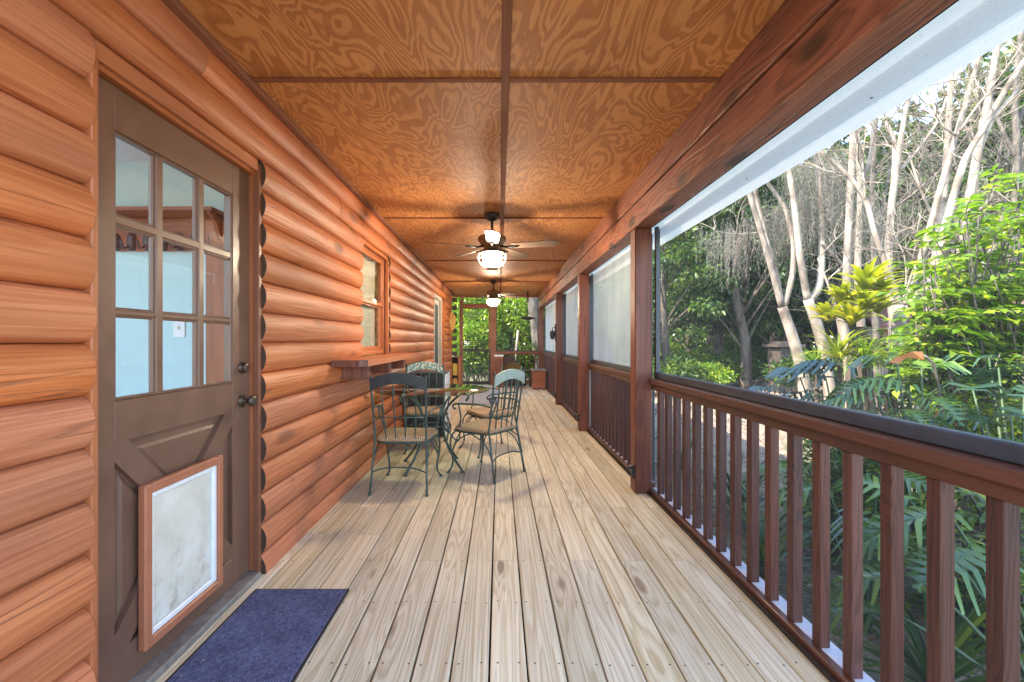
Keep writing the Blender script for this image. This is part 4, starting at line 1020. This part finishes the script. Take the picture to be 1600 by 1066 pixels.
# ---- understorey shrubs
def shrub(name, label, loc, r, h, nl, L, mat, group=None, cat='shrub', ratio=.5, shape='diamond', stems=7):
    s = thing(name, label, cat, loc, 0, group); cl = []
    m = MB()
    for i in range(stems):
        a = rng.uniform(0, 2*PI); q = rng.uniform(.3, 1)*r; e = (q*math.cos(a), q*math.sin(a), h*rng.uniform(.55, 1)); cl.append(e)
        m.tube([(0, 0, 0), (e[0]*.35, e[1]*.35, e[2]*.5), e], [.018, .012, .004], 5, sub=2)
    m.build('stem', M['bark_grey'], s)
    cc = np.array(cl)[rng.integers(0, len(cl), nl)]; q = sphere_pts(nl, .2)
    P = cc+q*np.array([r*.45, r*.45, h*.28]); P[:, 2] = np.maximum(P[:, 2], .03)
    D = q+rng.normal(size=(nl, 3))*.6; D[:, 2] -= .1
    leafmesh('foliage', P, D, rng.uniform(.6, 1.3, nl)*L, rng.uniform(.8, 1.2, nl)*L*ratio, mat, s, up=.8, shape=shape)
    return s
for i, (px, Y, r, h, mk) in enumerate([(1035, 15, 1.0, .9, 'lf_mid'), (1085, 16, 1.1, .8, 'lf_bright'), (1130, 18, 1.3, 1.2, 'lf_mid'), (1175, 17, 1.2, .8, 'lf_mid'), (1060, 21, 1.6, 1.8, 'lf_bright'), (1150, 22, 1.8, 2.0, 'lf_mid'), (1200, 20, 1.3, 1.3, 'lf_mid'),
      (1285, 13, 1.1, 1.3, 'lf_mid'), (1500, 12, 1.3, 1.7, 'lf_bright'), (1560, 11, 1.2, 1.9, 'lf_mid'), (1440, 14, 1.2, 1.4, 'lf_mid')]):
    shrub('shrub', 'low leafy bush on the woodland floor beyond the path', ((px-CX)/F*Y, Y, GZ), r, h, 1500, .16, M[mk], 'low bushes on the woodland floor')
for i, (px, Y, r, h, mk) in enumerate([(728, 15.2, .9, 2.2, 'lf_bright'), (752, 15.0, .8, 1.7, 'lf_mid'), (795, 16, 1.0, 3.2, 'lf_bright'), (832, 15.5, .8, 1.5, 'lf_mid'), (742, 16, .9, 3.3, 'lf_bright'), (815, 17, 1.1, 3.8, 'lf_bright'), (765, 17.5, 1.2, 3.4, 'lf_bright')]):
    shrub('shrub', 'bright bush just outside the far end of the porch', ((px-CX)/F*Y, Y, GZ), r, h, 1500, .15, M[mk], 'bushes outside the far end of the porch')

# ---- pale bare trunks with forks (traced, each limb at its own depth)
def limb(mb, pts, r0, r1, Y, dY=0.0, sub=4, n=8):
    P = []; k = len(pts)
    for i, (px, py) in enumerate(pts): P.append(W(px, py, Y+dY*i/(k-1)))
    mb.tube(P, [r0+(r1-r0)*i/(k-1) for i in range(k)], n, sub=sub); return P
twpts = []
def twigs(mb, base, d, L, r, depth):
    base = Vector(base); d = Vector(d).normalized(); n = 4; pts = [base]; p = base
    for i in range(n):
        d = (d+Vector((random.gauss(0, .14), random.gauss(0, .14), random.gauss(0, .10)+.03))).normalized(); p = p+d*L/n; pts.append(p)
    mb.tube(pts, [r*(1-.7*i/n) for i in range(n+1)], 5 if depth else 3, caps=False)
    if depth:
        for i in range(3+(depth > 1)):
            j = random.randint(1, n); q = (Vector((random.gauss(0, 1), random.gauss(0, 1), random.gauss(.35, .7)))).normalized()
            twigs(mb, pts[j], (d*.8+q*.9), L*random.uniform(.45, .75), r*.5, depth-1)
def moss(tree, anchors, n, hmax, spread=.24):
    """hanging beard of thin grey strands"""
    P = []; D = []; LL = []
    for a in anchors:
        for i in range(n):
            x = a[0]+random.gauss(0, spread); y = a[1]+random.gauss(0, spread*.6); z = a[2]+random.gauss(0, .12); L = hmax*random.uniform(.25, 1)*math.exp(-((x-a[0])/(spread*1.6))**2)
            p = np.array([x, y, z]); steps = max(2, int(L/.055))
            for j in range(steps):
                q = p+rng.normal(size=3)*np.array([.004, .004, .01])
                for e in range(2):
                    P.append(q+rng.normal(size=3)*.006); dd = rng.normal(size=3)*.30; dd[2] -= 1; D.append(dd); LL.append(.05+.03*random.random())
                p = p+np.array([random.gauss(0, .006), random.gauss(0, .006), -.05])
    n_ = len(P); leafmesh('moss', P, D, np.array(LL), .007, M['moss'], tree, up=0, fold=.1, droop=.12)
def paletree(label, Y, limbs, extra_twigs=6, mossy=(), group='bare pale trunked trees', mat='bark_pale', tw=1.0):
    base = limbs[0][0][0]; b = W(base[0], base[1], Y); t = thing('bare_tree', label, 'tree', (0, 0, 0), 0, group)
    m = MB(); ends = []
    gy = CY+F*(CH-GZ)/Y
    tp = [(base[0]+(base[0]-limbs[0][0][1][0])*.25, gy+6)]+list(limbs[0][0])
    limb(m, tp, limbs[0][1]*1.2, limbs[0][2], Y)
    m.build('trunk', M[mat], t); m = MB()
    for (pts, r0, r1, dY) in [(l[0], l[1], l[2], l[3]) for l in limbs[1:]]:
        P = limb(m, pts, r0, r1, Y, dY); ends.append(P)
    for P in ends:
        for k in range(extra_twigs):
            j = random.randint(max(1, len(P)//2), len(P)-1); q = Vector((random.gauss(0, 1), random.gauss(0, .8), random.gauss(.6, .4))).normalized()
            twigs(m, P[j], q, random.uniform(.5, 1.2)*tw, .011, 2)
    m.build('limbs', M[mat], t)
    t.location = (0, 0, 0)
    if mossy: moss(t, [W(px, py, Y+random.uniform(.15, .9)) for px, py in mossy], 60, 1.25)
    return t
random.seed(11)
paletree('pale leaning trunk forking into two slender stems, leftmost of the bare trees', 8.5, [
 ([(1256, 600), (1240, 532), (1222, 480)], .095, .085),
 ([(1222, 482), (1203, 410), (1184, 345), (1171, 300), (1160, 220), (1150, 120)], .06, .035, -.2),
 ([(1221, 480), (1212, 430), (1196, 370), (1184, 318), (1177, 270), (1170, 170)], .06, .035, .3),
 ([(1223, 484), (1237, 435), (1240, 385), (1232, 342), (1222, 318), (1198, 285), (1170, 255)], .055, .03, .1),
 ([(1195, 362), (1150, 366), (1115, 360)], .012, .006, -.3)], 2, [(1140, 366), (1122, 358), (1160, 362), (1195, 345), (1225, 330), (1212, 320), (1205, 345), (1232, 345)])
paletree('pale trunk forking into two tall straight stems hung with grey moss', 8.0, [
 ([(1296, 600), (1280, 520), (1262, 468)], .09, .078),
 ([(1262, 470), (1250, 400), (1240, 310), (1232, 262), (1222, 190), (1215, 90)], .062, .035, .0),
 ([(1264, 470), (1280, 448), (1284, 400), (1282, 330), (1278, 265), (1272, 190), (1275, 60)], .062, .035, .4),
 ([(1284, 380), (1310, 408), (1330, 432)], .03, .02, .3)], 2, [(1240, 250), (1250, 270), (1268, 250), (1262, 310), (1290, 260), (1250, 310), (1275, 320), (1300, 240), (1310, 280), (1295, 310)])
paletree('pale upright trunk rising behind the yellow green air plants', 7.4, [
 ([(1330, 600), (1322, 540), (1313, 492)], .08, .07),
 ([(1314, 494), (1322, 455), (1324, 390), (1328, 310), (1332, 230), (1336, 130), (1332, 40)], .062, .04, .2),
 ([(1310, 490), (1292, 440), (1278, 404)], .02, .012, .0)], 3, [(1345, 300), (1300, 250), (1320, 260), (1390, 330), (1355, 340)])
paletree('pale trunk with many curving limbs spreading right over the garden', 6.8, [
 ([(1388, 600), (1398, 540), (1409, 478)], .085, .075),
 ([(1407, 480), (1388, 425), (1366, 362), (1352, 312), (1326, 276), (1280, 236)], .042, .028, .3),
 ([(1412, 476), (1428, 432), (1446, 380), (1468, 300), (1486, 240), (1506, 170), (1530, 90), (1548, 30)], .052, .03, .5),
 ([(1415, 474), (1444, 452), (1462, 410), (1486, 320), (1508, 250), (1540, 195), (1584, 120), (1640, 40)], .058, .035, .0),
 ([(1412, 470), (1416, 430), (1412, 395)], .015, .008, .0), ([(1414, 470), (1434, 420), (1442, 405)], .012, .006, .0),
 ([(1500, 205), (1540, 150), (1610, 95)], .018, .010, -.2), ([(1494, 212), (1468, 190), (1450, 135)], .018, .012, .1),
 ([(1352, 312), (1348, 270), (1338, 225)], .014, .01, .1)], 5, ())
for lab, Y, pts, r0, extra in [
 ('pale straight trunk behind the air plants', 10.5, [(1348, 600), (1345, 500), (1340, 420), (1344, 300), (1338, 180), (1340, 60)], .11, [([(1344, 300), (1362, 230), (1368, 120)], .05, .03, .3)]),
 ('grey straight trunk between two moss hung stems', 11.0, [(1372, 600), (1368, 500), (1366, 400), (1362, 300), (1368, 190), (1362, 60)], .10, [([(1366, 390), (1378, 330), (1392, 260)], .04, .025, .2)]),
 ('tall pale trunk with crooked fork against the blue sky', 10.0, [(1402, 600), (1396, 500), (1388, 420), (1392, 330), (1402, 255), (1412, 190), (1430, 110)], .11, [([(1392, 330), (1398, 230), (1384, 190)], .06, .03, .3), ([(1402, 270), (1425, 245), (1462, 195), (1480, 150)], .035, .02, .2)]),
 ('tall pale trunk behind the curving limbs', 11.5, [(1440, 600), (1452, 470), (1468, 360), (1478, 260), (1484, 160), (1488, 80), (1490, 0)], .12, [([(1468, 360), (1440, 300), (1420, 240)], .04, .02, .3)]),
 ('pale trunk showing above the leafy branches at right', 10.0, [(1512, 620), (1505, 520), (1497, 440), (1510, 340), (1525, 250), (1545, 150), (1560, 60), (1568, 0)], .13, [([(1500, 470), (1530, 420), (1560, 380), (1600, 330)], .08, .05, .2), ([(1525, 250), (1550, 190), (1590, 140)], .05, .03, .2)]),
 ('darker grey trunk near the right edge against the sky', 12.5, [(1570, 640), (1572, 500), (1582, 380), (1590, 260), (1586, 160), (1596, 40)], .16, [([(1590, 250), (1560, 190), (1540, 120)], .06, .03, .2), ([(1586, 200), (1620, 130)], .06, .03, .2)])]:
    paletree(lab, Y, [(pts, r0*.8, r0*.35)]+extra, 8, [], mat='bark_grey' if 'grey' in lab else 'bark_pale', tw=1.6)
# twiggy bare crowns farther back
def twigtree(label, px, Y, h, seed):
    random.seed(seed); t = thing('bare_tree', label, 'tree', ((px-CX)/F*Y, Y, GZ), 0, 'twiggy leafless trees farther back')
    m = MB(); p = Vector((0, 0, 0)); pts = [p]
    for i in range(6): p = p+Vector((random.gauss(0, .15), random.gauss(0, .15), h/6)); pts.append(p)
    m.tube(pts, [.15, .13, .11, .08, .06, .04, .02], 7, sub=2); m.build('trunk', M['bark_grey'], t); m = MB()
    for i in range(16):
        j = random.randint(2, 6); a = random.uniform(0, 2*PI)
        twigs(m, pts[j], (math.cos(a), math.sin(a), random.uniform(.2, 1.1)), random.uniform(1.2, 2.4), .035, 2)
    m.build('limbs', M['bark_grey'], t)
    A = [pts[random.randint(3, 6)]+Vector((random.gauss(0, .9), random.gauss(0, .7), random.uniform(-.5, .5))) for _ in range(9)]
    moss(t, [tuple(a) for a in A], 9, 1.0, .16)
for i, (px, Y, h) in enumerate([(1330, 15, 7), (1410, 14, 7), (1455, 15, 8), (1520, 14, 8.5), (1570, 15, 9), (1630, 13, 8), (1500, 18, 10)]):
    twigtree('twiggy leafless tree hung with grey moss in the thicket', px, Y, h, 40+i)
# far woodland closing the view
n = 64000; a = rng.uniform(-.35, 1.25, n); R_ = rng.uniform(38, 52, n); hh = 15.5+3.5*np.clip(a*2-1, 0, 1)+1.8*np.sin(a*9)+1.5*np.sin(a*23)
P = np.column_stack([R_*np.sin(a), R_*np.cos(a), GZ+rng.random(n)**.9*hh]); D = rng.normal(size=(n, 3)); D[:, 2] -= .3
o = leafmesh('far_woodland', P, D, rng.uniform(.5, 1.1, n), rng.uniform(.3, .6, n), M['lf_mid'], up=.4); tag(o, kind='stuff')
# golden crown far back
gt = forest_proto(9, 7.5, 2.4, M['lf_gold'], 40, 110, base=.4, leafL=.2); gt.name = 'golden_tree'; tag(gt, 'golden brown leafed tree showing through the bare trunks near the sky', 'tree'); gt.location = ((1440-CX)/F*26, 26, GZ); gt.scale = (1.2, 1.2, 1.5)
random.seed(21); rng = np.random.default_rng(21)

# ---- strap-leaved plants
def strap(V, T, base, d, up, L, w, seg=7, arch=1.0, fold=.25, tipw=.1, wmax=.35):
    d = np.array(d, float); d /= np.linalg.norm(d); s = np.cross(d, up); s /= np.linalg.norm(s)+1e-9; p = np.array(base, float); b = len(V); n = np.cross(s, d)
    for i in range(seg+1):
        t = i/seg; ww = w*(min(1, (t+.12)/wmax) if t < wmax else max(0, 1-(t-wmax)/(1-wmax))**.6+(.02))/2
        V += [p-s*ww+n*ww*fold, p, p+s*ww+n*ww*fold]
        ang = arch*(.35+t)*.9/seg*1.6
        c, si = math.cos(ang), math.sin(ang); d2 = d*c-n*si; n = n*c+d*si; d = d2; p = p+d*L/seg
    for i in range(seg):
        a = b+3*i; T += [(a, a+1, a+4), (a, a+4, a+3), (a+1, a+2, a+5), (a+1, a+5, a+4)]
def rosette(V, T, c, r, n, w, tilt=.7, arch=1.0):
    for i in range(n):
        a = random.uniform(0, 2*PI); e = random.uniform(.15, 1.25)*tilt; d = (math.cos(a)*math.sin(e), math.sin(a)*math.sin(e), math.cos(e))
        strap(V, T, c, d, (0, 0, 1) if e > .1 else (1, 0, 0), r*random.uniform(.7, 1.15), w*random.uniform(.8, 1.2), arch=arch*random.uniform(.5, 1.3))
for i, (px, py, Y, r) in enumerate([(1352, 455, 6.3, .50), (1372, 490, 6.4, .42), (1318, 478, 6.4, .42), (1330, 510, 6.2, .48), (1350, 485, 6.1, .38), (1295, 505, 6.5, .40), (1378, 462, 6.5, .38)]):
    V = []; T = []; rosette(V, T, tuple(W(px, py, Y)), r, 34, .10)
    o = npmesh('bromeliad', V, T, M['lf_yell']); tag(o, ['largest yellow green strap leaved air plant high on the pale trunks', 'yellow air plant drooping lowest right beneath the largest one', 'small yellow air plant left of the largest one', 'green yellow air plant under the left stems', 'small rosette in the middle of the air plant cluster', 'leftmost air plant touching the moss hung trunk', 'right hand rosette beside the big air plant'][i], 'air plant', 'yellow green air plants in the trees')
ht = thing('brown_stump', 'mossy brown stump carrying the yellow air plants between the pale trunks', 'stump', tuple(W(1345, 600, 6.4)*1.0))
ht.location.z = GZ
m = MB(); m.tube([(0, 0, 0), (.03, 0, .6), (-.02, .02, 1.2), (0, 0, 1.95)], [.22, .18, .15, .12], 12, sub=4); m.build('trunk', M['bark_dark'], ht)
# ferny strap clumps below
for i, (px, py, Y, r, n_, w) in enumerate([(1310, 560, 5.8, .6, 60, .03), (1350, 570, 5.6, .55, 60, .028), (1395, 575, 5.6, .5, 50, .03), (1275, 575, 6.2, .45, 50, .03), (1440, 560, 5.8, .55, 50, .03), (1490, 575, 5.4, .5, 50, .035)]):
    V = []; T = []; c = W(px, py, Y); rosette(V, T, tuple(c), r, n_, w, 1.0, 1.2)
    P2 = []
    o = thing('fern', 'green fern clump with narrow arching fronds behind the split leaf plants', 'fern', tuple(c), 0, 'fern clumps in the middle of the bed')
    V = [np.array(v)-np.array(c) for v in V]; npmesh('fronds', V, T, M['lf_bright' if i % 2 else 'lf_yell'], o)
    m = MB(); m.tube([(0, 0, 0), (.02, .01, -.4), (0, 0, GZ-c.z)], [.02, .03, .05], 7, sub=2); m.build('stem', M['bark_dark'], o)

# ---- bright leafy shrub with layered sprays (right)
def spray_shrub(label, loc, tips, L, mat, nper=46, group='leafy sprays beside the porch', leafw=.46):
    t = thing('leafy_shrub', label, 'shrub', loc, 0, group); m = MB(); P = []; D = []; Nn = []
    for (px, py, Y) in tips:
        e = W(px, py, Y)-Vector(loc); s = Vector((random.gauss(0, .12), random.gauss(0, .12), 0))
        mid = e*.5+Vector((random.gauss(0, .1), random.gauss(0, .1), .18)); m.tube([s, mid, e], [.014, .009, .004], 5, sub=3)
        for k in range(7):
            u = random.uniform(.55, 1.0); b = mid.lerp(e, (u-.5)*2) if u > .5 else mid
            a = random.uniform(0, 2*PI); d = Vector((math.cos(a), math.sin(a), random.uniform(-.25, .25))); LL = random.uniform(.18, .38)
            m.tube([b, b+d*LL*.5+Vector((0, 0, .02)), b+d*LL-Vector((0, 0, .02))], [.004, .003, .0015], 4)
            for j in range(nper//7+3):
                f = (j+1)/(nper//7+3); q = b+d*LL*f+Vector((0, 0, .02*math.sin(PI*f))); side = 1 if j % 2 else -1
                sd = Vector((-d.y, d.x, 0))*side; dd = (d*.6+sd*.9+Vector((random.gauss(0, .2), random.gauss(0, .2), random.gauss(-.08, .22))))
                P.append(tuple(q)); D.append(tuple(dd)); nn = (random.gauss(0, .35), random.gauss(0, .35), 1); Nn.append(nn)
    m.build('stem', M['bark_grey'], t); n = len(P)
    leafmesh('foliage', P, D, rng.uniform(.7, 1.25, n)*L, rng.uniform(.85, 1.15, n)*L*leafw, mat, t, shape='oval', N=np.array(Nn), fold=.3, droop=.22)
tips = []
for i in range(82):
    px = random.uniform(1430, 1680); lo = 250+max(0, (1560-px))*1.1; py = random.uniform(lo, 560); tips.append((px, py, random.uniform(3.6, 4.9)))
spray_shrub('bright green layered shrub filling the right side of the big screen', (4.6, 4.3, GZ), tips, .105, M['lf_bright'], 54)
tips = [(random.uniform(1440, 1660), random.uniform(500, 760), random.uniform(3.2, 4.4)) for i in range(60)]
spray_shrub('lower green shrub under the layered one at the right edge', (4.1, 3.7, GZ), tips, .07, M['lf_bright'], 50)
tips = [(random.uniform(1380, 1500), random.uniform(470, 600), random.uniform(5.0, 6.2)) for i in range(20)]
spray_shrub('light green shrub around the curving pale trunk', (5.0, 5.7, GZ), tips, .08, M['lf_mid'], 46)
tips = [(random.uniform(1250, 1420), random.uniform(640, 860), random.uniform(2.9, 4.6)) for i in range(64)]
spray_shrub('low green shrub seen between the middle balusters', (2.9, 3.6, GZ), tips, .07, M['lf_bright'], 46)
tips = [(random.uniform(1480, 1700), random.uniform(700, 1000), random.uniform(2.0, 3.4)) for i in range(60)]
spray_shrub('low green shrub behind the nearest balusters', (2.9, 2.6, GZ), tips, .062, M['lf_bright'], 46)

# ---- split-leaf philodendrons
def splitleaf(V, T, base, d, L, w, lobes=8, droop=.5):
    d = Vector(d).normalized(); up = Vector((0, 0, 1)); s = d.cross(up).normalized(); n = s.cross(d)
    rib = []
    for i in range(lobes+2):
        t = i/(lobes+1); rib.append(Vector(base)+d*L*t-Vector((0, 0, 1))*droop*L*t*t*.6)
    for i in range(lobes+1):
        t = i/lobes; wl = w*math.sin(PI*(.18+.80*t))**.7*(1.0 if i else .8)
        for side in (-1, 1):
            a = rib[i]; b = rib[i+1]; m = (a+b)/2; out = (s*side*math.cos(.35+.5*t)+d*math.sin(.35+.5*t)).normalized()
            if i == 0: out = (s*side-d*.5).normalized()
            e = m+out*wl-n*wl*.28+Vector((0, 0, -wl*.15)); hw = L/(lobes+1)*.40
            m1 = m+out*wl*.55+n*wl*.06; k = len(V)
            V += [tuple(a), tuple(b), tuple(m1-d*hw), tuple(m1+d*hw*.8), tuple(e+d*.1*hw), tuple(e-d*hw*.7)]
            T += [(k, k+1, k+3), (k, k+3, k+2), (k+2, k+3, k+4), (k+2, k+4, k+5)]
def philo(label, loc, heads, mat, L=.42, group='split leaf plants beside the railing'):
    t = thing('split_leaf_plant', label, 'plant', loc, 0, group); m = MB(); V = []; T = []
    for (px, py, Y, s) in heads:
        e = W(px, py, Y)-Vector(loc); a = Vector((e.x, e.y, 0)); a = (a.normalized() if a.length > .05 else Vector((1, 0, 0)))
        a = (a+Vector((random.gauss(0, .5), random.gauss(0, .5), 0))).normalized()
        m.tube([(0, 0, .02), e*.5+Vector((0, 0, .12)), e], [.012, .009, .006], 6, sub=3)
        splitleaf(V, T, e, a+Vector((0, 0, random.uniform(-.3, .35))), L*s, L*s*.62, 8, random.uniform(.3, .9))
    m.build('stem', M['leafstem'], t); npmesh('foliage', V, T, mat, t)
philo('blue green split leaf plant spreading over the railing at the middle of the big screen', (2.75, 3.5, GZ), [(1290, 590, 4.0, 1.2), (1330, 575, 3.9, 1.1), (1265, 610, 4.1, 1.0), (1310, 625, 3.7, 1.1), (1250, 590, 4.4, 1.0), (1350, 600, 3.6, 1.1), (1285, 640, 3.6, 1.0), (1340, 640, 3.4, .9), (1230, 615, 4.3, .9), (1300, 560, 4.2, .8), (1380, 650, 3.2, .9)], M['lf_blue'], .40)
philo('blue green split leaf plant at the right edge above the railing', (3.1, 2.7, GZ), [(1520, 610, 3.1, 1.1), (1560, 575, 3.2, 1.1), (1600, 620, 2.9, 1.2), (1500, 640, 3.1, .9), (1580, 650, 2.8, 1.1), (1545, 560, 3.4, 1.0), (1620, 570, 3.0, 1.2), (1470, 655, 3.1, .9), (1540, 660, 2.9, .8)], M['lf_blue'], .40)
philo('dark green deeply cut plant standing upright between the two blue green ones', (2.95, 3.15, GZ), [(1380, 590, 3.3, 1.0), (1400, 560, 3.4, 1.0), (1420, 600, 3.2, 1.0), (1440, 575, 3.3, 1.0), (1370, 620, 3.2, .9), (1410, 640, 3.1, 1.0), (1450, 620, 3.1, .9), (1390, 655, 3.0, .9)], M['lf_deep'], .34)
philo('large leaved plant low behind the middle balusters', (2.2, 2.7, GZ), [(1290, 760, 2.9, 1.1), (1340, 800, 2.6, 1.2), (1250, 740, 3.2, 1.0), (1320, 720, 2.9, 1.0), (1390, 830, 2.4, 1.1), (1370, 740, 2.7, 1.1)], M['lf_deep'], .30)
philo('large leaved plant low behind the nearest balusters', (2.25, 1.75, GZ), [(1480, 800, 2.0, 1.1), (1540, 860, 1.8, 1.1), (1430, 900, 2.0, 1.0), (1420, 780, 2.3, 1.0), (1400, 960, 2.0, .9)], M['lf_deep'], .30)
for i, (x, y, r, n_) in enumerate([(2.3, 4.4, .8, 46), (2.0, 3.4, .7, 40), (2.1, 2.2, .8, 46), (2.5, 6.2, .7, 40), (2.4, 8.2, .7, 40), (2.3, 10.4, .7, 40)]):
    V = []; T = []; rosette(V, T, (0, 0, 0), r, n_, .035, 1.0, .9)
    t = thing('grass_clump', 'long bladed green clump growing low behind the balusters', 'plant', (x, y, GZ+.05), 0, 'long bladed clumps below the deck'); npmesh('blades', V, T, M['lf_deep' if i % 2 else 'lf_mid'], t)
    m = MB(); m.lathe([(.07, -.08), (.06, .02), (.03, .05)], 8); m.build('crown_base', M['bark_dark'], t)

# ---- small garden things
d = thing('dry_frond', 'rusty orange dead leaf hanging above the split leaf plants', 'dead leaf', tuple(W(1418, 562, 3.2)))
m = MB(); m.add([tuple(q*.62 for q in p_) for p_ in [(-.22, 0, -.03), (-.10, .03, .03), (.05, .0, .09), (.19, .02, .09), (.17, -.02, 0), (.0, .02, .02), (-.12, -.02, -.05)]], [(0,1,6), (1,5,6), (1,2,5), (2,4,5), (2,3,4)]); m.build('blade', M['dry'], d)
m = MB(); m.tube([(.11, 0, .03), (.22, 0, -.2), (.32, .02, GZ-W(1418, 562, 3.2).z)], [.008, .009, .012], 6, sub=3); m.build('stem', M['bark_grey'], d)
rp = thing('red_pot', 'small red glazed pot among the leaves beyond the railing', 'pot', tuple(W(1482, 656, 3.9)))
m = MB(); m.lathe([(.04, -.08), (.075, -.05), (.09, .0), (.08, .05), (.085, .065), (.07, .065), (.06, .0)], 20); m.build('pot', M['red'], rp)
zz = W(1482, 656, 3.9).z; m = MB(); m.tube([(0, 0, -.08), (0, 0, GZ-zz)], .03, 8); m.build('stand', M['bark_dark'], rp)
kz = thing('wooden_bin', 'dark brown wooden bin with flat cap at the edge of the woods', 'bin', ((1224-CX)/F*15.5, 15.5, GZ))
m = MB(); m.box(-.34, .34, -.34, .34, 0, 1.55, 0)
for i in range(5): m.box(-.33+.135*i, -.22+.135*i, -.36, -.341, .05, 1.5, 0)
m.build('body', M['shed'], kz)
m = MB(); m.box(-.46, .46, -.46, .46, 1.55, 1.65, 0); m.box(-.3, .3, -.3, .3, 1.65, 1.74, 0); m.build('cap', M['shed'], kz)
hs = thing('neighbour_house', 'low tan neighbouring house with weathered red roof behind the trees', 'house', ((1520-CX)/F*19, 19, GZ), -.35)
m = MB(); m.box(-4, 4, -2.5, 2.5, 0, 2.3, 0); m.build('wall', M['housewall'], hs)
m = MB(); m.prism([(-3.1, 2.2), (0, 3.6), (3.1, 2.2), (3.1, 2.32), (0, 3.75), (-3.1, 2.32)], 0, -4.4, 4.4); m.build('roof', M['roofred'], hs)
for x in (-2.4, .4, 2.6):
    m = MB(); m.box(x, x+.9, -2.53, -2.501, .9, 1.9, 0); m.build('window', M['frame'], hs)
fnc = thing('grey_fence', 'grey board fence beyond the far end of the porch', 'fence', (0, 24, GZ))
m = MB()
for i in range(60): m.box(-6+.2*i, -6+.2*i+.19, 0, .02, .02, 1.75+random.uniform(-.01, .01), 0)
m.build('boards', M['fence'], fnc)
m = MB(); m.box(-6, 6, .021, .06, .4, .5, 0); m.box(-6, 6, .021, .06, 1.3, 1.4, 0); m.build('rails', M['fence'], fnc)
bt_ = thing('bare_tree', 'big pale grey trunk outside the far right corner of the porch', 'tree', ((836-CX)/F*15, 15, GZ))
m = MB(); m.tube([(.25, 0, 0), (.15, 0, 1.2), (0, 0, 2.6), (-.3, 0, 4.6), (-.4, .2, 7)], [.26, .22, .20, .17, .1], 12, sub=4); m.build('trunk', M['bark_grey'], bt_)
lp = thing('leaning_pole', 'white pole leaning in the bushes behind the far end screen', 'pole', ((799-CX)/F*14.5, 14.5, GZ))
m = MB(); m.tube([(0, 0, 0), (.22, .1, 2.1)], .035, 10); m.build('shaft', M['bark_pale'], lp)

# ================================================================== LIGHT, SKY, CAMERA
SUN_DIR = Vector((.62, .20, -.72)).normalized()
sl = bpy.data.lights.new('sun', 'SUN'); sl.energy = 2.2; sl.angle = math.radians(.6); sl.color = (1.0, .93, .82)
so = bpy.data.objects.new('sun', sl); COL.objects.link(so); so.rotation_euler = SUN_DIR.to_track_quat('-Z', 'Y').to_euler()
el = math.asin(-SUN_DIR.z); az = math.atan2(-SUN_DIR.x, -SUN_DIR.y)
w = bpy.data.worlds.new('World'); scene.world = w; w.use_nodes = True; nt = w.node_tree
sky = nt.nodes.new('ShaderNodeTexSky'); sky.sky_type = 'NISHITA'; sky.sun_disc = False; sky.sun_elevation = el; sky.sun_rotation = az; sky.air_density = 1.0; sky.dust_density = .6; sky.ozone_density = 1.5
bg = nt.nodes['Background']; nt.links.new(sky.outputs[0], bg.inputs[0]); bg.inputs[1].default_value = .15
cam = bpy.data.cameras.new('camera'); cam.lens = 16.0; cam.sensor_width = 36.0; cam.shift_x = 20/1600; cam.shift_y = 0; cam.clip_start = .05; cam.clip_end = 600
co = bpy.data.objects.new('camera', cam); COL.objects.link(co); co.location = (0, 0, CH); co.rotation_euler = (PI/2, 0, 0); scene.camera = co
vs_ = scene.view_settings; vs_.view_transform = 'Standard'; vs_.look = 'None'; vs_.exposure = 3.05; vs_.gamma = 1.0; vs_.use_curve_mapping = False
cy = scene.cycles; cy.use_denoising = True; cy.denoiser = 'OPENIMAGEDENOISE'; cy.max_bounces = 10; cy.diffuse_bounces = 5; cy.transparent_max_bounces = 24; cy.transmission_bounces = 6; cy.sample_clamp_indirect = 6; cy.caustics_reflective = False; cy.caustics_refractive = False
